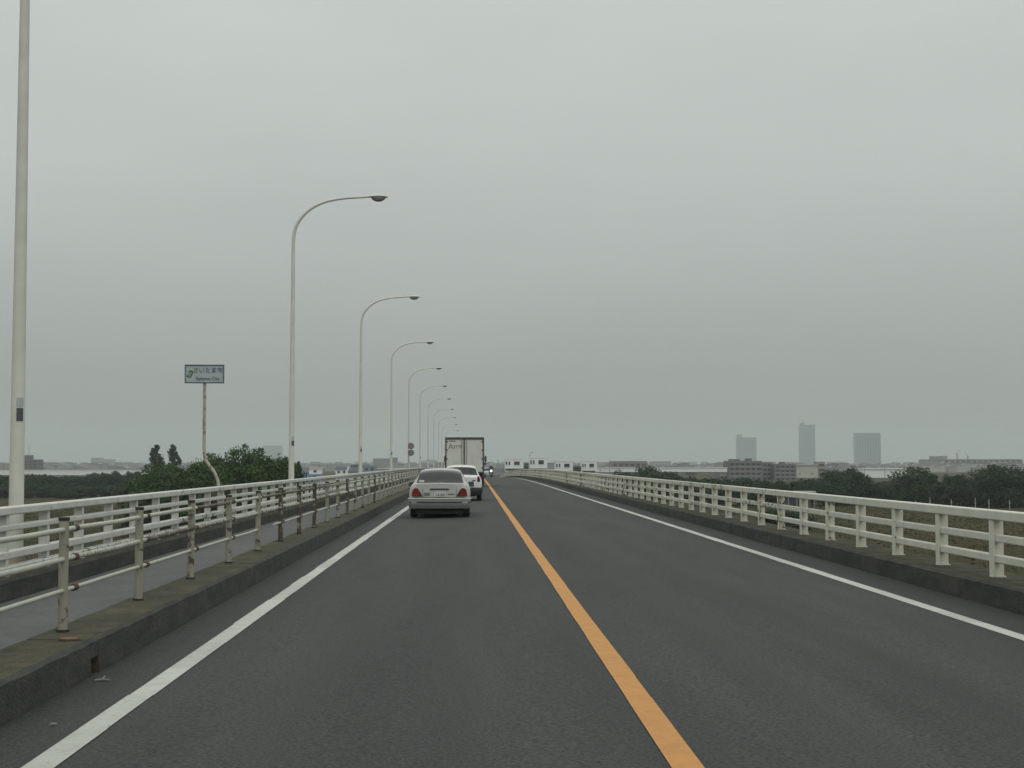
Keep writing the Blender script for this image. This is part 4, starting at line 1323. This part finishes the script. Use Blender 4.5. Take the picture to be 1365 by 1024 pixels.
block('hazy grey tower, shortest of three, rising behind the terraced apartments', 886, 948, 5000, 83.3, m_tower, 22, cap=[(885.6, 900.8, 94.3)], slabs=15, cols=8, win_m=m_towerd, name='tower_block', cat='tower')
block('hazy grey slender tower, tallest of three', 1098, 1146, 5000, 125.7, m_tower, 22, cap=[(1099, 1112, 133.3)], slabs=20, cols=7, win_m=m_towerd, name='tower_block', cat='tower')
block('hazy broad tower with dark vertical stripes', 1181, 1257, 4600, 90.5, m_tower, 22, cols=9, slabs=0, win_m=m_towerd, name='tower_block', cat='tower')
ap = block('terraced dark apartment block, highest stepped part below the shortest tower', 130.3, 146.7, 760, 1.6, m_dgrey_b, 16, slabs=4, cols=6, slab_m=m_terrace, cap=[(131.5, 136, 3.0), (140, 142, 3.4)])
block('terraced dark apartment block, middle part with staggered balconies', 147.0, 153.8, 770, 1.0, m_dgrey_b, 16, slabs=4, cols=3, slab_m=m_terrace)
block('terraced dark apartment block, lower end part beside the beige box building', 154.1, 164.4, 762, 0.1, m_dgrey_b, 16, slabs=4, cols=4, slab_m=m_terrace, cap=[(158, 159.5, 1.6)])
block('small low step building at the viaduct end of the apartments', 126.2, 130.0, 764, -1.8, m_dgrey_b, 14, slabs=2, cols=2, slab_m=m_grey_b)
block('plain beige box building below the tallest tower', 195.1, 207.8, 900, -0.6, m_beige, 20, name='low_building', windows=[(1.5, 2.3, 2, 3), (9, 9.8, 2, 3)])
block('small brownish block beside the beige box building', 208.6, 212.2, 915, -0.4, m_pink, 10, name='low_building', windows=[(0.6, 1.4, 4, 5.4), (2.2, 3.0, 4, 5.4)])
block('small grey block with a higher top beside the brownish one', 212.5, 216.7, 920, 1.2, m_grey_b, 10, slabs=3, name='low_building')
block('long low white building under the striped tower', 235.1, 262.0, 900, -2.8, m_white_b, 20, name='warehouse')
hl_ = block('large hazy grey hall with a long flat roof', 568.8, 663.9, 1800, 4.3, m_grey_b, 98, cap=[(569.1, 573.5, 8.8)], slabs=3, cols=14, slab_m=m_dgrey_b, name='exhibition_hall', cat='hall')
block('long beige hall front with pale panels below the grey hall', 429, 493, 1400, -3.0, m_beige, 25, cols=5, win_m=m_beige, name='exhibition_hall', cat='hall')
block('pinkish three storey building between gate houses and tree mound', 74.5, 92.9, 800, 1.5, m_pink, 14, slabs=3, cols=6, win_m=m_dgrey_b)
block('pale hazy block behind the tree mound', 311.2, 343.8, 2600, 2.3, m_grey_b, 32, slabs=3, cols=6)
block('small hazy block over the viaduct', 355.6, 371.2, 2600, -0.3, m_grey_b, 22, slabs=3, cols=3)
ca = block('stepped dark building with a thin mast on its top', -352.9, -339.4, 1180, 3.0, m_dgrey_b, 16, cap=[(-350, -344.7, 6.9)], slabs=5, cols=4, slab_m=m_dgrey_b)
MB().tube([(-0.6, 4, 11), (-0.6, 4, 22.4)], [0.35, 0.12], 6).build('mast', m_grey_b, ca)
MB().box(-9.6, -6.96, 2, 14, 0, 8.0).build('wing', m_dgrey_b, ca)
block('low hazy building at the picture edge beside the closest lamp pole', -964.6, -916, 3000, -5.1, m_grey_b, 40, slabs=2, cols=5)
block('hazy block, taller of a pair above the viaduct', -1007.3, -983.6, 4000, 12.4, m_tower, 31, slabs=5, cols=3, win_m=m_towerd)
block('hazy block, wider of a pair above the viaduct', -978.7, -952, 4000, 8.4, m_tower, 31, slabs=5, cols=4, win_m=m_towerd)
block('long hazy apartment building above the viaduct beside the poplars', -709.4, -659.2, 3000, -0.7, m_grey_b, 28, slabs=3, cols=9)
sb = block('pale hazy slab block standing over the green clump of trees', -779.8, -710.4, 5600, 61.7, m_tower, 32, slabs=11, cols=8, win_m=m_towerd, name='tower_block')
MB().box(-44, 28, -16, -2, 0, 20).build('podium', m_tower, sb)
hb = block('small house with white top storey and blue lower walls', -67.2, -62.3, 620, -1.2, m_white_b, 6, name='house', cat='house', roof=0.3)
MB().box(-2.6, 2.6, -0.3, 6.2, 0, 4.6).build('lower_storey', m_blue_b, hb)
MB().box(-0.6, 0.6, -0.06, -0.002, 5.2, 6.2).build('window', m_win, hb)
MB().box(-0.6, 0.6, -0.36, -0.302, 3.0, 4.0).build('window', m_win, hb)
MB().box(-1.2, 1.6, 1, 4, 7.2, 8.6).build('rooftop_unit', m_grey_b, hb)
MB().box(-5.6, -2.62, -0.2, 5, 0, 5.4).build('annexe', m_blue_b, hb)


def gable(label, x0, x1, y, eave, ridge, wall, roof):
    w = x1 - x0
    t = thing('house', label, 'house', ((x0 + x1) / 2, y, GZ))
    MB().box(-w / 2, w / 2, 0, 7, 0, eave).build('wall', wall, t)
    MB().prism([(-w / 2 - .4, eave), (w / 2 + .4, eave), (w / 2 - .6, ridge), (-w / 2 + .6, ridge)], -0.4, 7.4).build('roof', roof, t)
    for u in (-w * .25, w * .2):
        MB().box(u - .5, u + .5, -0.05, -0.002, eave - 1.6, eave - .5).build('window', m_win, t)
    return t


gable('pale house with a bluish roof beside the blue house', -60.0, -54.6, 660, 6.2, 7.6, m_white_b, m_roofb)
gable('low pale house with a grey roof farther along from the blue house', -53.6, -48.0, 650, 5.4, 6.9, m_grey_b, m_roofb)
gable('small house with a dark roof behind the pale houses', -58.5, -53.0, 720, 7.0, 8.4, m_white_b, m_dgrey_b)
block('bluish green flat-roofed building past the leaning white beam', -68.0, -58.5, 900, -1.0, m_roofb, 14, name='low_building', slabs=2, cols=3)
MB_ = MB().prism([(-1.9, 0), (-1.2, 0), (1.6, 7.9), (0.9, 7.9)], 0, 0.5)
o = MB_.build('leaning_beam', m_white_b, loc=(-50.5, 600, GZ)); tag(o, 'white beam slanting up between the houses and the bluish building', 'beam')
block('grey apartment block with vertical stripes behind the third complete lamp', -144.7, -122.1, 2200, 6.2, m_grey_b, 24, cols=6, win_m=m_dgrey_b)
block('slightly taller grey block joined behind the striped one', -121.5, -110.7, 2204, 7.6, m_dgrey_b, 24, slabs=5)
block('low faint block above the rail by the round signs', -177.9, -154.8, 4200, -3.8, m_pink, 29, slabs=2)
block('faint narrow block between round signs and truck', -146.4, -134, 4200, 4.6, m_tower, 25, slabs=4, cols=2)
block('faint broad block beside the truck', -135.8, -105, 4400, 7.3, m_tower, 28, slabs=5, cols=4)
block('faint lower block touching the truck edge', -103, -83.2, 4400, 0.9, m_tower, 24, slabs=4, cols=3)
block('faint grey block beyond the oncoming motorcycle', 52.5, 79.8, 4200, -1.7, m_tower, 25, slabs=3, cols=3, cap=[(69.3, 73.5, 7.8)])


# the far town: hundreds of small roofs melting into one hazy band
g = np.random.default_rng(17)
mb = MB()
for i in range(900):
    y = g.uniform(1260, 4200); x = g.uniform(-0.40, 0.44) * y
    w = g.uniform(6, 15); d = g.uniform(7, 12); h = g.choice([3.2, 3.6, 4.2, 5.4, 6.0, 7.6]) + g.uniform(0, 0.6) + (y - 1150) * 0.0005
    mb.box(x, x + w, y, y + d, GROUND_Z, GROUND_Z + h)
    mb.prism([(x - .4, GROUND_Z + h), (x + w + .4, GROUND_Z + h), (x + w * .75, GROUND_Z + h + 0.9), (x + w * .25, GROUND_Z + h + 0.9)], y - .4, y + d)
o = mb.build('distant_town', M('town_walls', (0.30, 0.30, 0.30), (0.14, 0.15, 0.16), rough=0.8, scale=0.02), kind='stuff')
o['label'] = 'far low houses melting into a hazy band along the horizon'


# viaducts
def viaduct(label, x0, x1, y, ztop, zlow, pier_step, wall, wall_h=1.7):
    t = thing('viaduct', label, 'viaduct', ((x0 + x1) / 2, y, GZ))
    w = x1 - x0; h = ztop - GZ; hl = zlow - GZ
    MB().box(-w / 2, w / 2, 0, 9, hl, h - wall_h + 0.1).build('girder', m_grey_b, t)
    mb = MB()
    MB().box(-w / 2, w / 2, -0.4, 0, h - wall_h, h).build('parapet_wall', wall, t)
    MB().box(-w / 2, w / 2, -0.7, 0.1, h + 0.002, h + 0.35).build('coping', m_white_b, t)
    n = int(w / pier_step)
    for i in range(n):
        x = -w / 2 + pier_step * (i + 0.5)
        MB().box(x - 0.9, x + 0.9, 2, 7, 0, hl - 0.002).box(x - 2.2, x + 2.2, 1, 8, hl - 1.0, hl - 0.004).build('pier', m_grey_b, t)
    return t


viaduct('long white viaduct behind the dark tree row on the poplar side', -420, -150, 900, -3.5, -7.0, 18, m_white_b, 2.7)
viaduct('pale viaduct low between the houses and the truck', -85, -12, 960, -2.8, -5.4, 16, m_grey_b)
viaduct('grey viaduct on piers between the tree mound and the terraced apartments', 40, 119, 700, -1.4, -3.6, 14, m_white_b)


# weir gate houses
def gate_house(label, x0, x1, y, z0, z1):
    t = thing('gate_house', label, 'gate house', ((x0 + x1) / 2, y, GZ), 0, 'white weir gate houses')
    w = x1 - x0; a, b = z0 - GZ, z1 - GZ
    MB().box(-w / 2, w / 2, 0, 5, a, b).build('wall', m_white_b, t)
    MB().box(-w / 2 - 0.1, w / 2 + 0.1, -0.1, 5.1, b + 0.002, b + 0.25).build('roof', m_white_b, t)
    MB().box(-w / 2 + 0.5, w / 2 - 0.5, 0.3, 4.7, a - 0.55, a - 0.002).build('floor_beam', m_dgrey_b, t)
    for (u0, u1) in ((0.05, 0.13), (0.20, 0.28), (0.50, 0.80)):
        f = MB().box(-w / 2 + w * u0, -w / 2 + w * u1, -0.08, -0.002, a + (b - a) * 0.40, b - 0.62).build('window', m_win, t)
        MB().box(-w / 2 + w * u0 - 0.06, -w / 2 + w * u1 + 0.06, -0.14, -0.003, a + (b - a) * 0.40 - 0.14, a + (b - a) * 0.40 - 0.02).build('sill', m_white_b, f)
    for u in (0.12, 0.88):
        MB().box(-w / 2 + w * u - 0.45, -w / 2 + w * u + 0.45, 0.6, 4.4, 0, a - 0.56).build('pier', m_white_b, t)
    return t


gate_house('white weir gate house closest to the truck', 9.7, 15.2, 450, -0.45, 2.3)
gate_house('white weir gate house with a small lamp on its roof corner', 17.1, 22.4, 450, -0.35, 2.7)
gate_house('white weir gate house, third along from the truck', 23.7, 28.8, 430, -0.95, 1.65)
gate_house('white weir gate house closest to the pinkish building', 31.2, 35.7, 430, -0.95, 1.65)
t = thing('roof_lamp', 'small lamp on a post at the roof corner of a gate house', 'lamp', (17.2, 452, 2.95))
MB().tube([(0, 0, 0), (0, 0, 1.2), (0.7, 0, 1.5)], 0.06, 6).build('post', m_dgrey_b, t)
MB().box(0.5, 1.0, -0.1, 0.1, 1.44, 1.58).build('lamp_head', m_dgrey_b, t)
for (x0, x1, y, z, lab) in ((15.6, 16.8, 452, 1.2, 'grey stair enclosure between the first two gate houses'), (28.9, 31.1, 432, 0.3, 'dark grey stair enclosure between the last two gate houses')):
    t = thing('stair_tower', lab, 'stair tower', ((x0 + x1) / 2, y, GZ))
    w = x1 - x0
    MB().box(-w / 2, w / 2, 0, 3, 0, z - GZ).build('wall', m_dgrey_b, t)
    for zz in (7.0, 7.8): MB().box(-w / 2 + .1, w / 2 - .1, -0.05, -0.002, zz - .2, zz + .15).build('window', m_win, t)
t = thing('walkway', 'low pale walkway deck running beneath the gate houses', 'walkway', (23, 447, GZ))
MB().box(-20, 22, 0, 3, 5.7, 6.6).build('deck', m_grey_b, t)
MB().box(-20, 22, -0.1, -0.02, 7.5, 7.6).box(-20, 22, -0.1, -0.02, 7.05, 7.12).build('handrail', m_dgrey_b, t)
for i in range(15): MB().box(-19.9 + i * 2.9, -19.75 + i * 2.9, -0.14, -0.102, 6.6, 7.6).build('rail_post', m_dgrey_b, t)
for i in range(5): MB().box(-18 + i * 9.2, -16.8 + i * 9.2, 0.5, 2.5, 0, 5.7).build('pier', m_grey_b, t)


# construction cranes over the hall
def crane(label, x, y, h, jib):
    t = thing('tower_crane', label, 'crane', (x, y, GZ), 0, 'cranes above the hall')
    mb = MB()
    for sx in (-.6, .6):
        for sy in (-.6, .6): mb.box(sx - .14, sx + .14, sy - .14, sy + .14, 0, h)
    for i in range(int(h / 2)):
        z = i * 2.0
        mb.tube([(-.6, -.6, z), (.6, -.6, z + 2)], 0.09, 4).tube([(-.6, .6, z), (-.6, -.6, z + 2)], 0.09, 4)
    mb.build('mast', m_redwhite, t)
    MB().tube([(0, 0, h - 1), (jib, 0, h + abs(jib) * 0.75)], [0.4, 0.15], 6).build('jib', m_redwhite, t)
    MB().box(-1.2, 1.2, -1, 1, h - 1.6, h).build('cab', m_white_b, t)
    return t


crane('red crane with raised jib, taller of two above the hall', 634, 1950, 23.0, 4.5)
crane('red crane with short jib, lower of two above the hall', 648, 1950, 19.5, -3.5)
for (x, y, h) in ((336, 1060, 9.6), (231, 880, 7.5), (243, 880, 8.4), (272, 890, 8.2), (317, 1000, 9.4)):
    t = thing('utility_pole', 'thin utility pole in the haze before the halls', 'pole', (x, y, GZ), 0, 'utility poles before the halls')
    MB().tube([(0, 0, 0), (0, 0, h)], [0.2, 0.14], 6).build('pole', m_grey_b, t)
    MB().box(-1.1, 1.1, -.08, .08, h - 1.3, h - 1.1).box(-1.1, 1.1, -.08, .08, h - .6, h - .4).build('crossarm', m_grey_b, t)

# ------------------------------------------------------------------ haze
mh = bpy.data.materials.new('haze_air'); mh.use_nodes = True
t = mh.node_tree
t.nodes.clear()
vo = t.nodes.new('ShaderNodeVolumePrincipled')
vo.inputs['Color'].default_value = (0.785, 0.84, 0.85, 1)
vo.inputs['Density'].default_value = 0.00019
vo.inputs['Anisotropy'].default_value = 0.0
mo = t.nodes.new('ShaderNodeOutputMaterial')
t.links.new(vo.outputs[0], mo.inputs['Volume'])
hz = MB().box(-4500, 4500, -200, 7900, GROUND_Z - 1.0, 142.0).build('haze', mh, kind='stuff')
